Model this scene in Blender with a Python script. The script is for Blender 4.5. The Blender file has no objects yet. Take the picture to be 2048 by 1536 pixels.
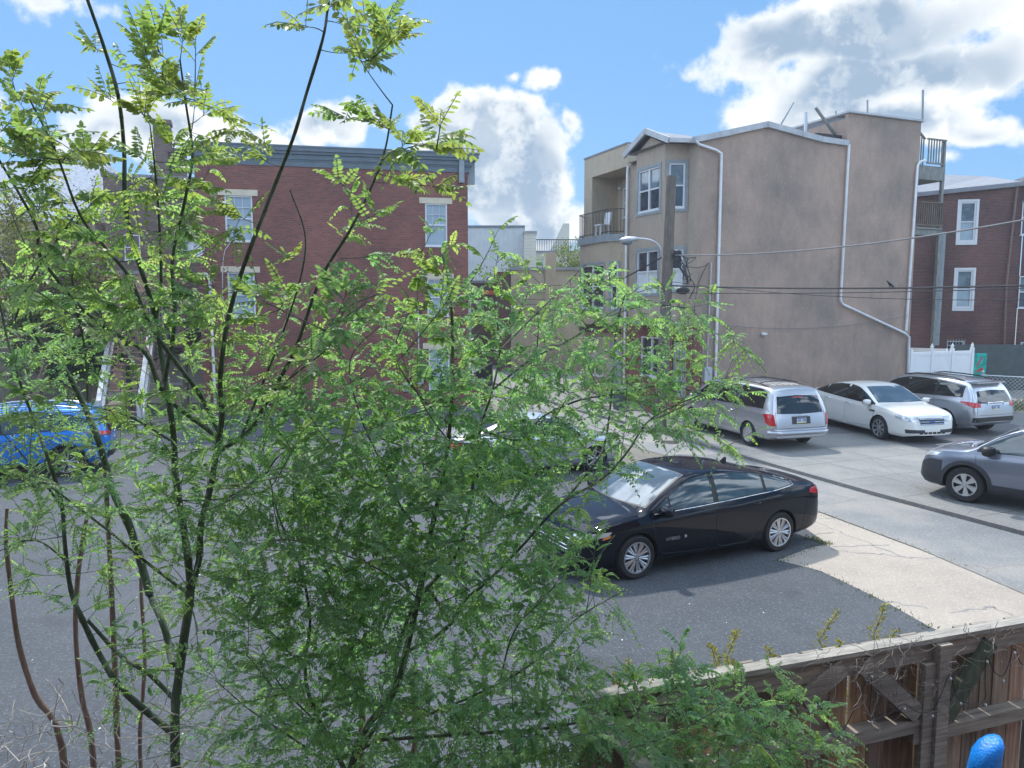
import bpy, bmesh, math, random
import numpy as np
from mathutils import Vector, Matrix, Euler
from mathutils.bvhtree import BVHTree
R = math.radians
random.seed(11)
scene = bpy.context.scene
col = scene.collection

# ------------------------------------------------------------------ camera, sky, sun, exposure
CAMH = 4.05; PITCH = 6.0; FPX = 1510.0          # photo pixels (2048 x 1536)
cam_d = bpy.data.cameras.new("camera"); cam = bpy.data.objects.new("camera", cam_d); col.objects.link(cam)
cam.location = (0, 0, CAMH); cam.rotation_euler = (R(90 - PITCH), 0, 0)
cam_d.sensor_width = 36.0; cam_d.lens = 36.0 * FPX / 2048.0; cam_d.clip_end = 3000; cam_d.clip_start = 0.05
scene.camera = cam
scene.view_settings.view_transform = 'Standard'; scene.view_settings.look = 'None'
scene.view_settings.exposure = 1.12; scene.view_settings.gamma = 1.0

SUN_EL = 56.0; SUN_AZ = -14.0      # azimuth measured from +Y (straight ahead) towards +X
sun_d = bpy.data.lights.new("sun", 'SUN'); sun = bpy.data.objects.new("sun", sun_d); col.objects.link(sun)
sun_d.energy = 2.1; sun_d.angle = R(2.5); sun_d.color = (1.0, 0.95, 0.86)
sdir = Vector((math.sin(R(SUN_AZ)) * math.cos(R(SUN_EL)), math.cos(R(SUN_AZ)) * math.cos(R(SUN_EL)), math.sin(R(SUN_EL))))
sun.rotation_euler = sdir.to_track_quat('Z', 'Y').to_euler(); sun.location = (0, 10, 40)

_cp, _sp = math.cos(R(PITCH)), math.sin(R(PITCH))
def ray(px, py):
    a, b = px - 1024.0, py - 768.0
    return Vector((a, FPX * _cp - b * _sp, -b * _cp - FPX * _sp))
def G(px, py, z=0.0):
    d = ray(px, py); t = (z - CAMH) / d.z
    return Vector((d.x * t, d.y * t, z))
def at(px, py, Y):
    d = ray(px, py); t = Y / d.y
    return Vector((d.x * t, Y, CAMH + d.z * t))

world = bpy.data.worlds.new("World"); scene.world = world; world.use_nodes = True
nt = world.node_tree; N = nt.nodes; Lk = nt.links; N.clear()
def wn(t, **k):
    n = N.new(t)
    for a, b in k.items(): setattr(n, a, b)
    return n
def wmath(op, a, b=None, c=None, clamp=False):
    n = wn('ShaderNodeMath', operation=op); n.use_clamp = clamp
    for i, v in enumerate((a, b, c)):
        if v is None: continue
        if isinstance(v, (int, float)): n.inputs[i].default_value = v
        else: Lk.new(v, n.inputs[i])
    return n.outputs[0]
def smooth(v, lo, hi):
    n = wn('ShaderNodeMapRange', interpolation_type='SMOOTHSTEP')
    Lk.new(v, n.inputs[0]); n.inputs[1].default_value = lo; n.inputs[2].default_value = hi
    return n.outputs[0]
def wmix(f, a, b):
    n = wn('ShaderNodeMix', data_type='RGBA')
    if isinstance(f, (int, float)): n.inputs[0].default_value = f
    else: Lk.new(f, n.inputs[0])
    for i, v in ((6, a), (7, b)):
        if isinstance(v, tuple): n.inputs[i].default_value = (*v, 1)
        else: Lk.new(v, n.inputs[i])
    return n.outputs[2]
sky = wn('ShaderNodeTexSky', sky_type='NISHITA'); sky.sun_disc = False
sky.sun_elevation = R(SUN_EL); sky.sun_rotation = R(SUN_AZ)
sky.air_density = 1.0; sky.dust_density = 0.6; sky.ozone_density = 2.0
tc = wn('ShaderNodeTexCoord'); sep = wn('ShaderNodeSeparateXYZ'); Lk.new(tc.outputs['Generated'], sep.inputs[0])
az0 = wmath('ARCTAN2', sep.outputs[0], sep.outputs[1]); el0 = wmath('ARCSINE', sep.outputs[2])
comb = wn('ShaderNodeCombineXYZ'); Lk.new(az0, comb.inputs[0]); Lk.new(el0, comb.inputs[1])
def wnoise(scale, detail, rough, off=0.0, vec=None):
    n = wn('ShaderNodeTexNoise'); n.inputs['Scale'].default_value = scale; n.inputs['Detail'].default_value = detail
    n.inputs['Roughness'].default_value = rough
    m = wn('ShaderNodeMapping'); m.inputs['Location'].default_value = (off, off * 0.7, off * 1.3)
    Lk.new(vec or tc.outputs['Generated'], m.inputs[0]); Lk.new(m.outputs[0], n.inputs['Vector']); return n.outputs[0]
wob1 = wmath('MULTIPLY', wmath('SUBTRACT', wnoise(7, 3, .5, 3.1), .5), .13)
wob2 = wmath('MULTIPLY', wmath('SUBTRACT', wnoise(7, 3, .5, 9.7), .5), .13)
az = wmath('ADD', az0, wob1); el = wmath('ADD', el0, wob2)
blobs = [ # photo pixel centre and radii
 (925,265,100,85),(990,330,140,140),(1085,370,85,135),(1060,440,160,65),(900,420,190,60),(1140,310,30,50),
 (300,275,165,62),(200,285,80,45),(620,290,90,52),(480,300,110,40),
 (1690,60,290,95),(1560,110,150,62),(1800,150,260,80),(1660,215,170,75),(1960,120,110,62),(1780,265,220,60),
 (1970,262,120,45),(1925,338,48,26),(1060,168,50,36),(1012,152,24,20),(1150,275,40,40),(850,250,40,40),(1000,480,160,50),
 (70,5,110,18),(5,215,40,40),(700,255,60,26)]
dens = None
for (bx, by, rx, ry) in blobs:
    d = ray(bx, by).normalized(); a0 = math.atan2(d.x, d.y); e0 = math.asin(d.z)
    q1 = wmath('MULTIPLY', wmath('SUBTRACT', az, a0), FPX / rx); q2 = wmath('MULTIPLY', wmath('SUBTRACT', el, e0), FPX / ry * 1.0)
    r2 = wmath('ADD', wmath('MULTIPLY', q1, q1), wmath('MULTIPLY', q2, q2))
    v = wmath('MULTIPLY', wmath('SUBTRACT', 1.0, wmath('SQRT', r2)), min(rx, ry) / 90.0)
    dens = v if dens is None else wmath('MAXIMUM', dens, v)
# unseen cumulus added overhead, beside and behind, brightened to raise the ambient light
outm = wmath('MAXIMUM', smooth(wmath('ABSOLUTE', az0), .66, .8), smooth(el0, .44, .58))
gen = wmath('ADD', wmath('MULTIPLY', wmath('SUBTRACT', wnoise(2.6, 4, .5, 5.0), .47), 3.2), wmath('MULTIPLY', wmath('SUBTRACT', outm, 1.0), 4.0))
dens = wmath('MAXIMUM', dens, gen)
fb = wmath('SUBTRACT', wnoise(12, 8, .55, 1.7), .5); fb2 = wmath('SUBTRACT', wnoise(40, 6, .6, 4.4), .5)
dd = wmath('ADD', wmath('ADD', dens, wmath('MULTIPLY', fb, 1.35)), wmath('MULTIPLY', fb2, .5))
mask = wmath('MULTIPLY', smooth(dd, .02, .30), smooth(el0, -.02, .02))
# shaded bases: density sampled a little higher up the sky marks what hangs above
cn = wmath('SUBTRACT', wmath('MULTIPLY', smooth(wnoise(6, 6, .55, 12.0), .44, .62), .5), wmath('MULTIPLY', smooth(wnoise(20, 8, .6, 2.0), .5, .66), .5))
core = wmath('ADD', wmath('MULTIPLY', smooth(dens, .16, .62), .78), wmath('MULTIPLY', cn, smooth(dd, .1, .5)), clamp=True)
cloud = wmix(core, (3.3, 3.4, 3.45), (1.2, 1.6, 2.1))
cloud = wmix(outm, cloud, wmix(core, (8.6, 9.8, 11.2), (6.0, 7.2, 9.0)))  # added out-of-view clouds, made much brighter than the visible ones as fill light
skyc = wmix(.85, sky.outputs[0], (.38, 1.13, 2.25))
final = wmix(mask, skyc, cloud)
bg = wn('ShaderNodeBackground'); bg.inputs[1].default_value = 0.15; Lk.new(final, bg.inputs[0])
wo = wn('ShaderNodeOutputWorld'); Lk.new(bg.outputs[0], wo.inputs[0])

# ------------------------------------------------------------------ helpers
class MB:
    def __init__(s): s.v = []; s.f = []; s.c = []; s.m = []; s.cur = (1, 1, 1); s.mi = 0; s.tf = None
    def add(s, vs, fs, c=None):
        o = len(s.v)
        for p in vs:
            p = Vector(p)
            if s.tf is not None: p = s.tf @ p
            s.v.append((p.x, p.y, p.z))
        for f in fs:
            s.f.append(tuple(i + o for i in f)); s.c.append(c or s.cur); s.m.append(s.mi)
    def box(s, a, b, c=None):
        x0, y0, z0 = (min(a[i], b[i]) for i in range(3)); x1, y1, z1 = (max(a[i], b[i]) for i in range(3))
        s.add([(x0,y0,z0),(x1,y0,z0),(x1,y1,z0),(x0,y1,z0),(x0,y0,z1),(x1,y0,z1),(x1,y1,z1),(x0,y1,z1)],
              [(0,3,2,1),(4,5,6,7),(0,1,5,4),(1,2,6,5),(2,3,7,6),(3,0,4,7)], c)
    def beam(s, p, q, w, h, up=(0,0,1), c=None):
        p = Vector(p); q = Vector(q); d = (q - p).normalized(); u = Vector(up)
        r = d.cross(u)
        if r.length < 1e-4: r = d.cross(Vector((1,0,0)))
        r.normalize(); u = r.cross(d).normalized(); r *= w / 2; u *= h / 2
        s.add([p-r-u,p+r-u,p+r+u,p-r+u,q-r-u,q+r-u,q+r+u,q-r+u], [(0,1,2,3),(7,6,5,4),(0,4,5,1),(1,5,6,2),(2,6,7,3),(3,7,4,0)], c)
    def tube(s, pts, rad, n=6, c=None, caps=True):
        pts = [Vector(p) for p in pts]; k = len(pts)
        rr = rad if isinstance(rad, (list, tuple)) else [rad] * k
        vs = []; prev = None
        for i, p in enumerate(pts):
            d = (pts[min(i+1,k-1)] - pts[max(i-1,0)])
            if d.length < 1e-7: d = Vector((0,0,1))
            d.normalize()
            if prev is None: r = d.cross(Vector((0,0,1)) if abs(d.z) < .95 else Vector((1,0,0))).normalized()
            else:
                r = prev - d * prev.dot(d)
                if r.length < 1e-5: r = d.orthogonal()
                r.normalize()
            prev = r; u = d.cross(r)
            for j in range(n):
                a = 2*math.pi*j/n; vs.append(p + (r*math.cos(a) + u*math.sin(a))*rr[i])
        fs = [(i*n+j, i*n+(j+1)%n, (i+1)*n+(j+1)%n, (i+1)*n+j) for i in range(k-1) for j in range(n)]
        if caps: fs += [tuple(range(n))[::-1], tuple((k-1)*n+j for j in range(n))]
        s.add(vs, fs, c)
    def lathe(s, prof, n=28, axis='z', o=(0,0,0), c=None):
        vs = []; o = Vector(o)
        for r, h in prof:
            for j in range(n):
                a = 2*math.pi*j/n
                if axis == 'z': vs.append(o + Vector((r*math.cos(a), r*math.sin(a), h)))
                else: vs.append(o + Vector((r*math.cos(a), h, r*math.sin(a))))
        fs = [(i*n+j, i*n+(j+1)%n, (i+1)*n+(j+1)%n, (i+1)*n+j) for i in range(len(prof)-1) for j in range(n)]
        s.add(vs, fs, c)
    def poly(s, pts, c=None): s.add(pts, [tuple(range(len(pts)))], c)
    def prism(s, pts, z0, z1, c=None):      # vertical prism from plan outline
        n = len(pts)
        s.add([(p[0],p[1],z0) for p in pts] + [(p[0],p[1],z1) for p in pts],
              [tuple(range(n))[::-1], tuple(range(n, 2*n))] + [(i,(i+1)%n,n+(i+1)%n,n+i) for i in range(n)], c)
    def prismy(s, pts, y0, y1, c=None):     # outline in (x,z), extruded along y
        n = len(pts)
        s.add([(p[0],y0,p[1]) for p in pts] + [(p[0],y1,p[1]) for p in pts],
              [tuple(range(n)), tuple(range(n, 2*n))[::-1]] + [(i,n+i,n+(i+1)%n,(i+1)%n) for i in range(n)], c)
    def ball(s, o, r, n=10, m=7, c=None):
        r = Vector((r,r,r)) if isinstance(r,(int,float)) else Vector(r); o = Vector(o); vs = []; fs = []
        for i in range(m+1):
            t = math.pi*i/m
            for j in range(n):
                a = 2*math.pi*j/n; vs.append(o + Vector((r.x*math.sin(t)*math.cos(a), r.y*math.sin(t)*math.sin(a), r.z*math.cos(t))))
        for i in range(m):
            for j in range(n): fs.append((i*n+j,(i+1)*n+j,(i+1)*n+(j+1)%n,i*n+(j+1)%n))
        s.add(vs, fs, c)
    def holewall(s, x0, x1, z0, z1, holes, y=0.0, depth=.12, c=None):   # wall in plane y, facing -y, reveals go to y+depth
        xs = sorted({x0, x1, *[h[0] for h in holes], *[h[1] for h in holes]}); zs = sorted({z0, z1, *[h[2] for h in holes], *[h[3] for h in holes]})
        for i in range(len(xs)-1):
            for j in range(len(zs)-1):
                cx, cz = (xs[i]+xs[i+1])/2, (zs[j]+zs[j+1])/2
                if cx < x0 or cx > x1 or cz < z0 or cz > z1: continue
                if any(h[0] < cx < h[1] and h[2] < cz < h[3] for h in holes): continue
                s.add([(xs[i],y,zs[j]),(xs[i+1],y,zs[j]),(xs[i+1],y,zs[j+1]),(xs[i],y,zs[j+1])], [(0,1,2,3)], c)
        for (a,b,e,f) in holes:
            s.add([(a,y,e),(b,y,e),(b,y,f),(a,y,f),(a,y+depth,e),(b,y+depth,e),(b,y+depth,f),(a,y+depth,f)],
                  [(0,4,5,1),(1,5,6,2),(2,6,7,3),(3,7,4,0)], c)
    def build(s, name, mats, parent=None, smooth=None, loc=None):
        me = bpy.data.meshes.new(name); me.from_pydata(s.v, [], s.f); me.update()
        mats = mats if isinstance(mats, (list, tuple)) else [mats]
        for m in mats: me.materials.append(m)
        if len(mats) > 1: me.polygons.foreach_set('material_index', s.m)
        # metre-scaled box UVs
        nl = len(me.loops); uv = me.uv_layers.new(name='UV'); co = np.zeros(len(me.vertices)*3, np.float32); me.vertices.foreach_get('co', co); co = co.reshape(-1,3)
        vi = np.zeros(nl, np.int32); me.loops.foreach_get('vertex_index', vi)
        nf = len(me.polygons); nr = np.zeros(nf*3, np.float32); me.polygons.foreach_get('normal', nr); nr = nr.reshape(-1,3)
        lt = np.zeros(nf, np.int32); me.polygons.foreach_get('loop_total', lt); ln = np.repeat(nr, lt, axis=0); p = co[vi]
        ax, ay, az_ = np.abs(ln[:,0]), np.abs(ln[:,1]), np.abs(ln[:,2])
        top = (az_ > .8); sx = (ax > ay) & ~top
        u = np.where(top, p[:,0], np.where(sx, p[:,1], p[:,0])); w = np.where(top, p[:,1], p[:,2])
        uv.data.foreach_set('uv', np.stack([u, w], 1).astype(np.float32).ravel())
        if any(c != (1,1,1) for c in s.c):
            at_ = me.color_attributes.new('Col', 'FLOAT_COLOR', 'CORNER')
            cc = np.repeat(np.array([(*c, 1) for c in s.c], np.float32), lt, axis=0); at_.data.foreach_set('color', cc.ravel())
        if smooth is not None:
            me.polygons.foreach_set('use_smooth', [True]*nf); me.set_sharp_from_angle(angle=R(smooth))
        o = bpy.data.objects.new(name, me); col.objects.link(o)
        if parent: o.parent = parent
        if loc: o.location = loc
        return o

def tag(o, label=None, cat=None, group=None, kind=None):
    if label: o['label'] = label
    if cat: o['category'] = cat
    if group: o['group'] = group
    if kind: o['kind'] = kind
    return o
def empty(name, loc=(0,0,0), rz=0.0):
    o = bpy.data.objects.new(name, None); col.objects.link(o); o.location = loc; o.rotation_euler = (0,0,rz); o.empty_display_size = .2
    return o
def copy_tree(o, parent=None):
    c = o.copy(); col.objects.link(c); c.parent = parent
    if parent is not None: c.matrix_parent_inverse = o.matrix_parent_inverse
    for ch in [x for x in bpy.data.objects if x.parent == o]: copy_tree(ch, c)
    return c
def smooth_path(pts, k=4):
    pts = [Vector(p) for p in pts]; out = []
    P = [pts[0]*2-pts[1]] + pts + [pts[-1]*2-pts[-2]]
    for i in range(1, len(P)-2):
        for j in range(k):
            t = j/k; a,b,c_,d = P[i-1],P[i],P[i+1],P[i+2]
            out.append(.5*((2*b)+(c_-a)*t+(2*a-5*b+4*c_-d)*t*t+(3*b-a-3*c_+d)*t**3))
    out.append(pts[-1]); return out

# ------------------------------------------------------------------ materials
def newmat(name):
    m = bpy.data.materials.new(name); m.use_nodes = True; t = m.node_tree
    return m, t, t.nodes['Principled BSDF']
def nd(t, typ, **k):
    n = t.nodes.new(typ)
    for a, b in k.items(): setattr(n, a, b)
    return n
def coords(t, kind='UV', scale=(1,1,1)):
    n = nd(t, 'ShaderNodeTexCoord'); m = nd(t, 'ShaderNodeMapping'); m.inputs['Scale'].default_value = scale
    t.links.new(n.outputs[kind], m.inputs[0]); return m.outputs[0]
def noise(t, vec, scale, detail=5, rough=.55):
    n = nd(t, 'ShaderNodeTexNoise'); n.inputs['Scale'].default_value = scale; n.inputs['Detail'].default_value = detail; n.inputs['Roughness'].default_value = rough
    t.links.new(vec, n.inputs['Vector']); return n.outputs[0]
def mixc(t, f, a, b, mode='MIX'):
    n = nd(t, 'ShaderNodeMix', data_type='RGBA', blend_type=mode)
    for i, v in ((0, f), (6, a), (7, b)):
        if isinstance(v, tuple): n.inputs[i].default_value = (*v, 1)
        elif isinstance(v, (int, float)): n.inputs[i].default_value = v
        else: t.links.new(v, n.inputs[i])
    return n.outputs[2]
def rng(t, v, a, b, c=0.0, d=1.0):
    n = nd(t, 'ShaderNodeMapRange'); t.links.new(v, n.inputs[0])
    for i, x in enumerate((a, b, c, d)): n.inputs[i+1].default_value = x
    return n.outputs[0]
def bump(t, bs, h, strength=.3, dist=.01):
    n = nd(t, 'ShaderNodeBump'); n.inputs['Strength'].default_value = strength; n.inputs['Distance'].default_value = dist
    t.links.new(h, n.inputs['Height']); t.links.new(n.outputs[0], bs.inputs['Normal'])
def simple(name, c, rough=.6, metal=0.0, var=.15, scale=3.0, kind='Object', coat=0.0, ior=None, bmp=0.0):
    m, t, b = newmat(name); v = coords(t, kind); n = noise(t, v, scale)
    t.links.new(mixc(t, rng(t, n, .3, .7), tuple(x*(1-var) for x in c), tuple(min(1, x*(1+var)) for x in c)), b.inputs['Base Color'])
    b.inputs['Roughness'].default_value = rough; b.inputs['Metallic'].default_value = metal
    if coat: b.inputs['Coat Weight'].default_value = coat; b.inputs['Coat Roughness'].default_value = .03
    if ior: b.inputs['IOR'].default_value = ior
    if bmp: bump(t, b, noise(t, v, scale*8), .4, bmp)
    return m
def brickmat(name, c1, c2, mortar, w=.215, h=.07, stain=.38, mort=.011):
    m, t, b = newmat(name); v = coords(t, 'UV'); br = nd(t, 'ShaderNodeTexBrick')
    br.inputs['Scale'].default_value = 1.0; br.inputs['Brick Width'].default_value = w; br.inputs['Row Height'].default_value = h
    br.inputs['Mortar Size'].default_value = mort; br.inputs['Mortar Smooth'].default_value = .2; br.inputs['Bias'].default_value = 0.0
    br.inputs['Color1'].default_value = (*c1,1); br.inputs['Color2'].default_value = (*c2,1); br.inputs['Mortar'].default_value = (*mortar,1)
    t.links.new(v, br.inputs['Vector']); n = noise(t, v, .55, 6); n2 = noise(t, v, 9, 3)
    a = mixc(t, rng(t, n, .35, .7), br.outputs[0], mixc(t, 1.0, br.outputs[0], (1-stain,1-stain,1-stain*.9), 'MULTIPLY'))
    a = mixc(t, rng(t, n2, .3, .7, 0, .5), a, mixc(t, 1.0, a, (.78,.76,.78), 'MULTIPLY'))
    t.links.new(a, b.inputs['Base Color']); b.inputs['Roughness'].default_value = .85; bump(t, b, br.outputs['Fac'], -.5, .01); return m
def stuccomat(name, c, streak=.3):
    m, t, b = newmat(name); v = coords(t, 'UV'); vs = coords(t, 'UV', (4, 1.3, 1)); vb = coords(t, 'UV', (1,1,1)); vv = coords(t, 'UV', (20, 5, 1))
    n1 = noise(t, vs, 1.0, 7, .62); n2 = noise(t, vb, .38, 5, .6); n3 = noise(t, vv, 1.0, 6, .7); n4 = noise(t, v, 16, 4, .7)
    a = mixc(t, rng(t, n2, .4, .66), c, tuple(x*y for x, y in zip(c, (1-streak*.95, 1-streak*.78, 1-streak*.7))))
    a = mixc(t, rng(t, n1, .42, .66, 0, .6), a, mixc(t, 1.0, a, (.78,.8,.8), 'MULTIPLY'))
    a = mixc(t, rng(t, n3, .58, .68, 0, .6), a, tuple(min(1, x*1.55) for x in c))
    sz = nd(t, 'ShaderNodeSeparateXYZ'); t.links.new(v, sz.inputs[0]); gm = nd(t, 'ShaderNodeMath', operation='MULTIPLY'); t.links.new(rng(t, sz.outputs[1], 0, 1.6, 1, 0), gm.inputs[0]); t.links.new(rng(t, n1, .35, .6), gm.inputs[1])
    a = mixc(t, gm.outputs[0], a, mixc(t, 1.0, a, (.62,.6,.56), 'MULTIPLY'))
    a = mixc(t, rng(t, n4, .5, .7, 0, .5), a, tuple(x*.6 for x in c))
    t.links.new(a, b.inputs['Base Color']); b.inputs['Roughness'].default_value = .93; bump(t, b, noise(t, v, 40, 4), .5, .01); return m
def woodmat(name, c, dark, grain=(22,22,1.2), vcol=False, rough=.85):
    m, t, b = newmat(name); v = coords(t, 'Object', grain); v2 = coords(t, 'Object')
    a = mixc(t, rng(t, noise(t, v, 1.6, 8, .65), .36, .66), dark, c); a = mixc(t, rng(t, noise(t, v2, 2.2, 4), .4, .7, 0, .5), a, dark)
    if vcol:
        at_ = nd(t, 'ShaderNodeVertexColor'); at_.layer_name = 'Col'; a = mixc(t, 1.0, a, at_.outputs[0], 'MULTIPLY')
    t.links.new(a, b.inputs['Base Color']); b.inputs['Roughness'].default_value = rough; bump(t, b, noise(t, v, 3, 6), .5, .006); return m
def paint(name, c, metal=.0, rough=.35, coat=1.0, dust=.008, spec=.5):
    m, t, b = newmat(name); v = coords(t, 'Object')
    n = noise(t, v, 1.7, 4); dc = tuple(x*.93+dust for x in c); b.inputs['Specular IOR Level'].default_value = spec
    t.links.new(mixc(t, rng(t, n, .4, .7), c, dc), b.inputs['Base Color']); b.inputs['Metallic'].default_value = metal; b.inputs['Roughness'].default_value = rough
    b.inputs['Coat Weight'].default_value = coat; b.inputs['Coat Roughness'].default_value = .04; return m
def glassmat(name, c, ior=1.6, rough=.03):
    m, t, b = newmat(name); v = coords(t, 'Object'); n = noise(t, v, 2.3, 2)
    t.links.new(mixc(t, rng(t, n, .4, .6), tuple(x*.55 for x in c), c), b.inputs['Base Color'])
    b.inputs['Roughness'].default_value = rough; b.inputs['IOR'].default_value = ior; return m
def groundmat(name, c, c2, speck=.3, sp_scale=60, crack=0.0, joints=None, warm=None, rough=.9):
    m, t, b = newmat(name); v = coords(t, 'Object'); n1 = noise(t, v, .25, 6, .6); n2 = noise(t, v, 1.7, 6, .65); n3 = noise(t, v, sp_scale, 3, .7)
    a = mixc(t, rng(t, n1, .38, .66), c, c2); a = mixc(t, rng(t, n2, .42, .72, 0, .55), a, mixc(t, 1.0, a, (.72,.73,.76), 'MULTIPLY'))
    if warm: a = mixc(t, rng(t, noise(t, v, .5, 3), .5, .66, 0, .7), a, warm)
    a = mixc(t, rng(t, n3, .54, .68, 0, speck), a, tuple(min(1, x*2.6) for x in c)); a = mixc(t, rng(t, n3, .42, .26, 0, speck), a, tuple(x*.5 for x in c))
    if crack:
        vo = nd(t, 'ShaderNodeTexVoronoi', feature='DISTANCE_TO_EDGE'); vo.inputs['Scale'].default_value = crack
        dn = nd(t, 'ShaderNodeTexNoise'); dn.inputs['Scale'].default_value = 1.6; dn.inputs['Detail'].default_value = 6; t.links.new(v, dn.inputs['Vector'])
        t.links.new(mixc(t, .22, v, dn.outputs[1], 'ADD'), vo.inputs['Vector'])
        a = mixc(t, rng(t, vo.outputs[0], .0, .004, .5, 0), a, tuple(x*.35 for x in c))
    if joints:
        br = nd(t, 'ShaderNodeTexBrick'); br.offset = 0.0; br.inputs['Scale'].default_value = 1.0; br.inputs['Brick Width'].default_value = joints; br.inputs['Row Height'].default_value = joints
        br.inputs['Mortar Size'].default_value = .012; br.inputs['Color1'].default_value = (1,1,1,1); br.inputs['Color2'].default_value = (.9,.91,.93,1); br.inputs['Mortar'].default_value = (.38,.38,.38,1)
        mp = nd(t, 'ShaderNodeMapping'); mp.inputs['Rotation'].default_value = (0,0,R(-22)); t.links.new(v, mp.inputs[0]); t.links.new(mp.outputs[0], br.inputs['Vector'])
        a = mixc(t, 1.0, a, br.outputs[0], 'MULTIPLY')
    if name == 'asphalt':
        n5 = noise(t, v, .7, 4, .5); a = mixc(t, rng(t, n5, .6, .68, 0, .6), a, mixc(t, 1.0, a, (.55,.55,.56), 'MULTIPLY')); n6 = noise(t, v, .9, 8, .8); a = mixc(t, rng(t, n6, .55, .75, 0, .35), a, (.14,.14,.14))

    t.links.new(a, b.inputs['Base Color']); b.inputs['Roughness'].default_value = rough; bump(t, b, n3, .5, .008); return m
def leafmat(name):
    m = bpy.data.materials.new(name); m.use_nodes = True; t = m.node_tree; t.nodes.clear()
    at_ = nd(t, 'ShaderNodeVertexColor'); at_.layer_name = 'Col'
    p = nd(t, 'ShaderNodeBsdfPrincipled'); p.inputs['Roughness'].default_value = .42; p.inputs['IOR'].default_value = 1.4
    t.links.new(at_.outputs[0], p.inputs['Base Color']); tr = nd(t, 'ShaderNodeBsdfTranslucent')
    t.links.new(mixc(t, 1.0, at_.outputs[0], (1.7, 1.6, .85), 'MULTIPLY'), tr.inputs[0])
    mx = nd(t, 'ShaderNodeMixShader'); mx.inputs[0].default_value = .58; t.links.new(p.outputs[0], mx.inputs[1]); t.links.new(tr.outputs[0], mx.inputs[2])
    o = nd(t, 'ShaderNodeOutputMaterial'); t.links.new(mx.outputs[0], o.inputs[0]); return m

M = {}
M['redbrick'] = brickmat('red brick', (.33,.095,.065), (.215,.066,.05), (.2,.15,.13))
M['oldbrick'] = brickmat('old brick', (.20,.07,.055), (.12,.045,.04), (.17,.14,.13), stain=.45)
M['brownbrick'] = brickmat('brown brick', (.17,.11,.09), (.12,.08,.07), (.2,.17,.15), stain=.4)
M['pinkwall'] = simple('pink wall', (.42,.24,.19), .9, var=.2)
M['stucco'] = stuccomat('stained stucco', (.415,.305,.245), .42)
M['stucco_front'] = stuccomat('front stucco', (.42,.34,.27), .14)
M['stucco_tan'] = stuccomat('tan stucco', (.47,.39,.29), .12)
M['stucco_far'] = stuccomat('far stucco', (.52,.45,.33), .22)
M['greywall'] = stuccomat('grey render', (.52,.56,.58), .1)
M['trimgrey'] = simple('grey trim', (.25,.29,.31), .6)
M['trimblue'] = simple('blue grey cornice', (.11,.15,.18), .55)
M['white'] = simple('white paint', (.66,.68,.7), .45, var=.05)
M['whitevinyl'] = simple('white vinyl', (.8,.82,.84), .35, var=.03)
M['lintel'] = simple('cream stone', (.62,.55,.42), .85, var=.1)
M['siding'] = None
M['metal'] = simple('galvanised metal', (.5,.53,.56), .45, .6, var=.1)
M['pipe'] = simple('white pipe', (.68,.7,.72), .4, var=.1)
M['darkmetal'] = simple('dark metal', (.03,.035,.04), .45, .3)
M['blackplastic'] = simple('black plastic', (.015,.016,.018), .5)
M['greyplastic'] = simple('grey plastic', (.03,.033,.04), .6)
M['rubber'] = simple('rubber', (.018,.018,.02), .8)
M['rim'] = simple('alloy', (.55,.57,.6), .28, .85, var=.05)
M['rimdark'] = simple('dark rim metal', (.05,.05,.055), .5, .5)  # dark metal of the backing disc, wheel nuts and manhole cover
M['chrome'] = simple('chrome', (.8,.82,.84), .08, 1.0, var=.02)
M['redlight'] = paint('red lamp', (.5,.012,.018), 0, .2)
M['clearlamp'] = paint('clear lamp', (.5,.53,.55), .3, .12)
M['amber'] = paint('amber lamp', (.7,.2,.02), 0, .2)
M['carglass'] = glassmat('car glass', (.015,.02,.022), 1.75)
M['carglass_green'] = glassmat('car side glass', (.05,.075,.08), 1.8)
M['windshield'] = glassmat('windshield glass', (.07,.09,.1), 2.5)
M['pane'] = glassmat('window pane', (.16,.22,.26), 1.55, .06)
M['panedark'] = glassmat('dark window pane', (.05,.065,.085), 1.8, .03)
M['paneblind'] = simple('window pane over blinds', (.33,.42,.48), .22, var=.08)
M['curtain'] = simple('curtain behind pane', (.6,.64,.66), .3, var=.08)
M['black_paint'] = paint('black paint', (.002,.003,.010), 0, .6, coat=.7, dust=.0005, spec=.02)
M['silver_paint'] = paint('silver paint', (.42,.44,.48), .8, .33)
M['silver2_paint'] = paint('light silver paint', (.5,.53,.58), .8, .3)
M['white_paint'] = paint('white car paint', (.74,.74,.71), 0, .35)
M['grey_paint'] = paint('grey paint', (.19,.215,.27), .6, .35)
M['blue_paint'] = paint('blue paint', (.0,.19,.66), .25, .35)
M['asphalt'] = groundmat('asphalt', (.046,.053,.063), (.07,.077,.088), .95, 32)
M['asphalt2'] = groundmat('asphalt patch', (.1,.1,.11), (.14,.14,.145), .3, 30)
M['concrete'] = groundmat('concrete street', (.15,.158,.165), (.24,.238,.23), .5, 28, crack=.35, warm=(.28,.25,.22))
M['apron'] = groundmat('concrete apron', (.28,.245,.21), (.38,.335,.285), .3, 26)
M['walk'] = groundmat('sidewalk concrete', (.175,.178,.175), (.255,.25,.235), .45, 35, crack=.22, joints=1.6)
M['kerb'] = groundmat('kerb stone', (.17,.165,.16), (.24,.235,.225), .3, 20)
M['earth'] = groundmat('earth', (.12,.11,.09), (.2,.19,.16), .4, 15)
M['oldwood'] = woodmat('weathered wood', (.4,.37,.33), (.2,.19,.17), (3,26,26))
M['boards'] = woodmat('fence boards', (.52,.41,.31), (.2,.17,.145), (26,26,1.4), vcol=True)
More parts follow.
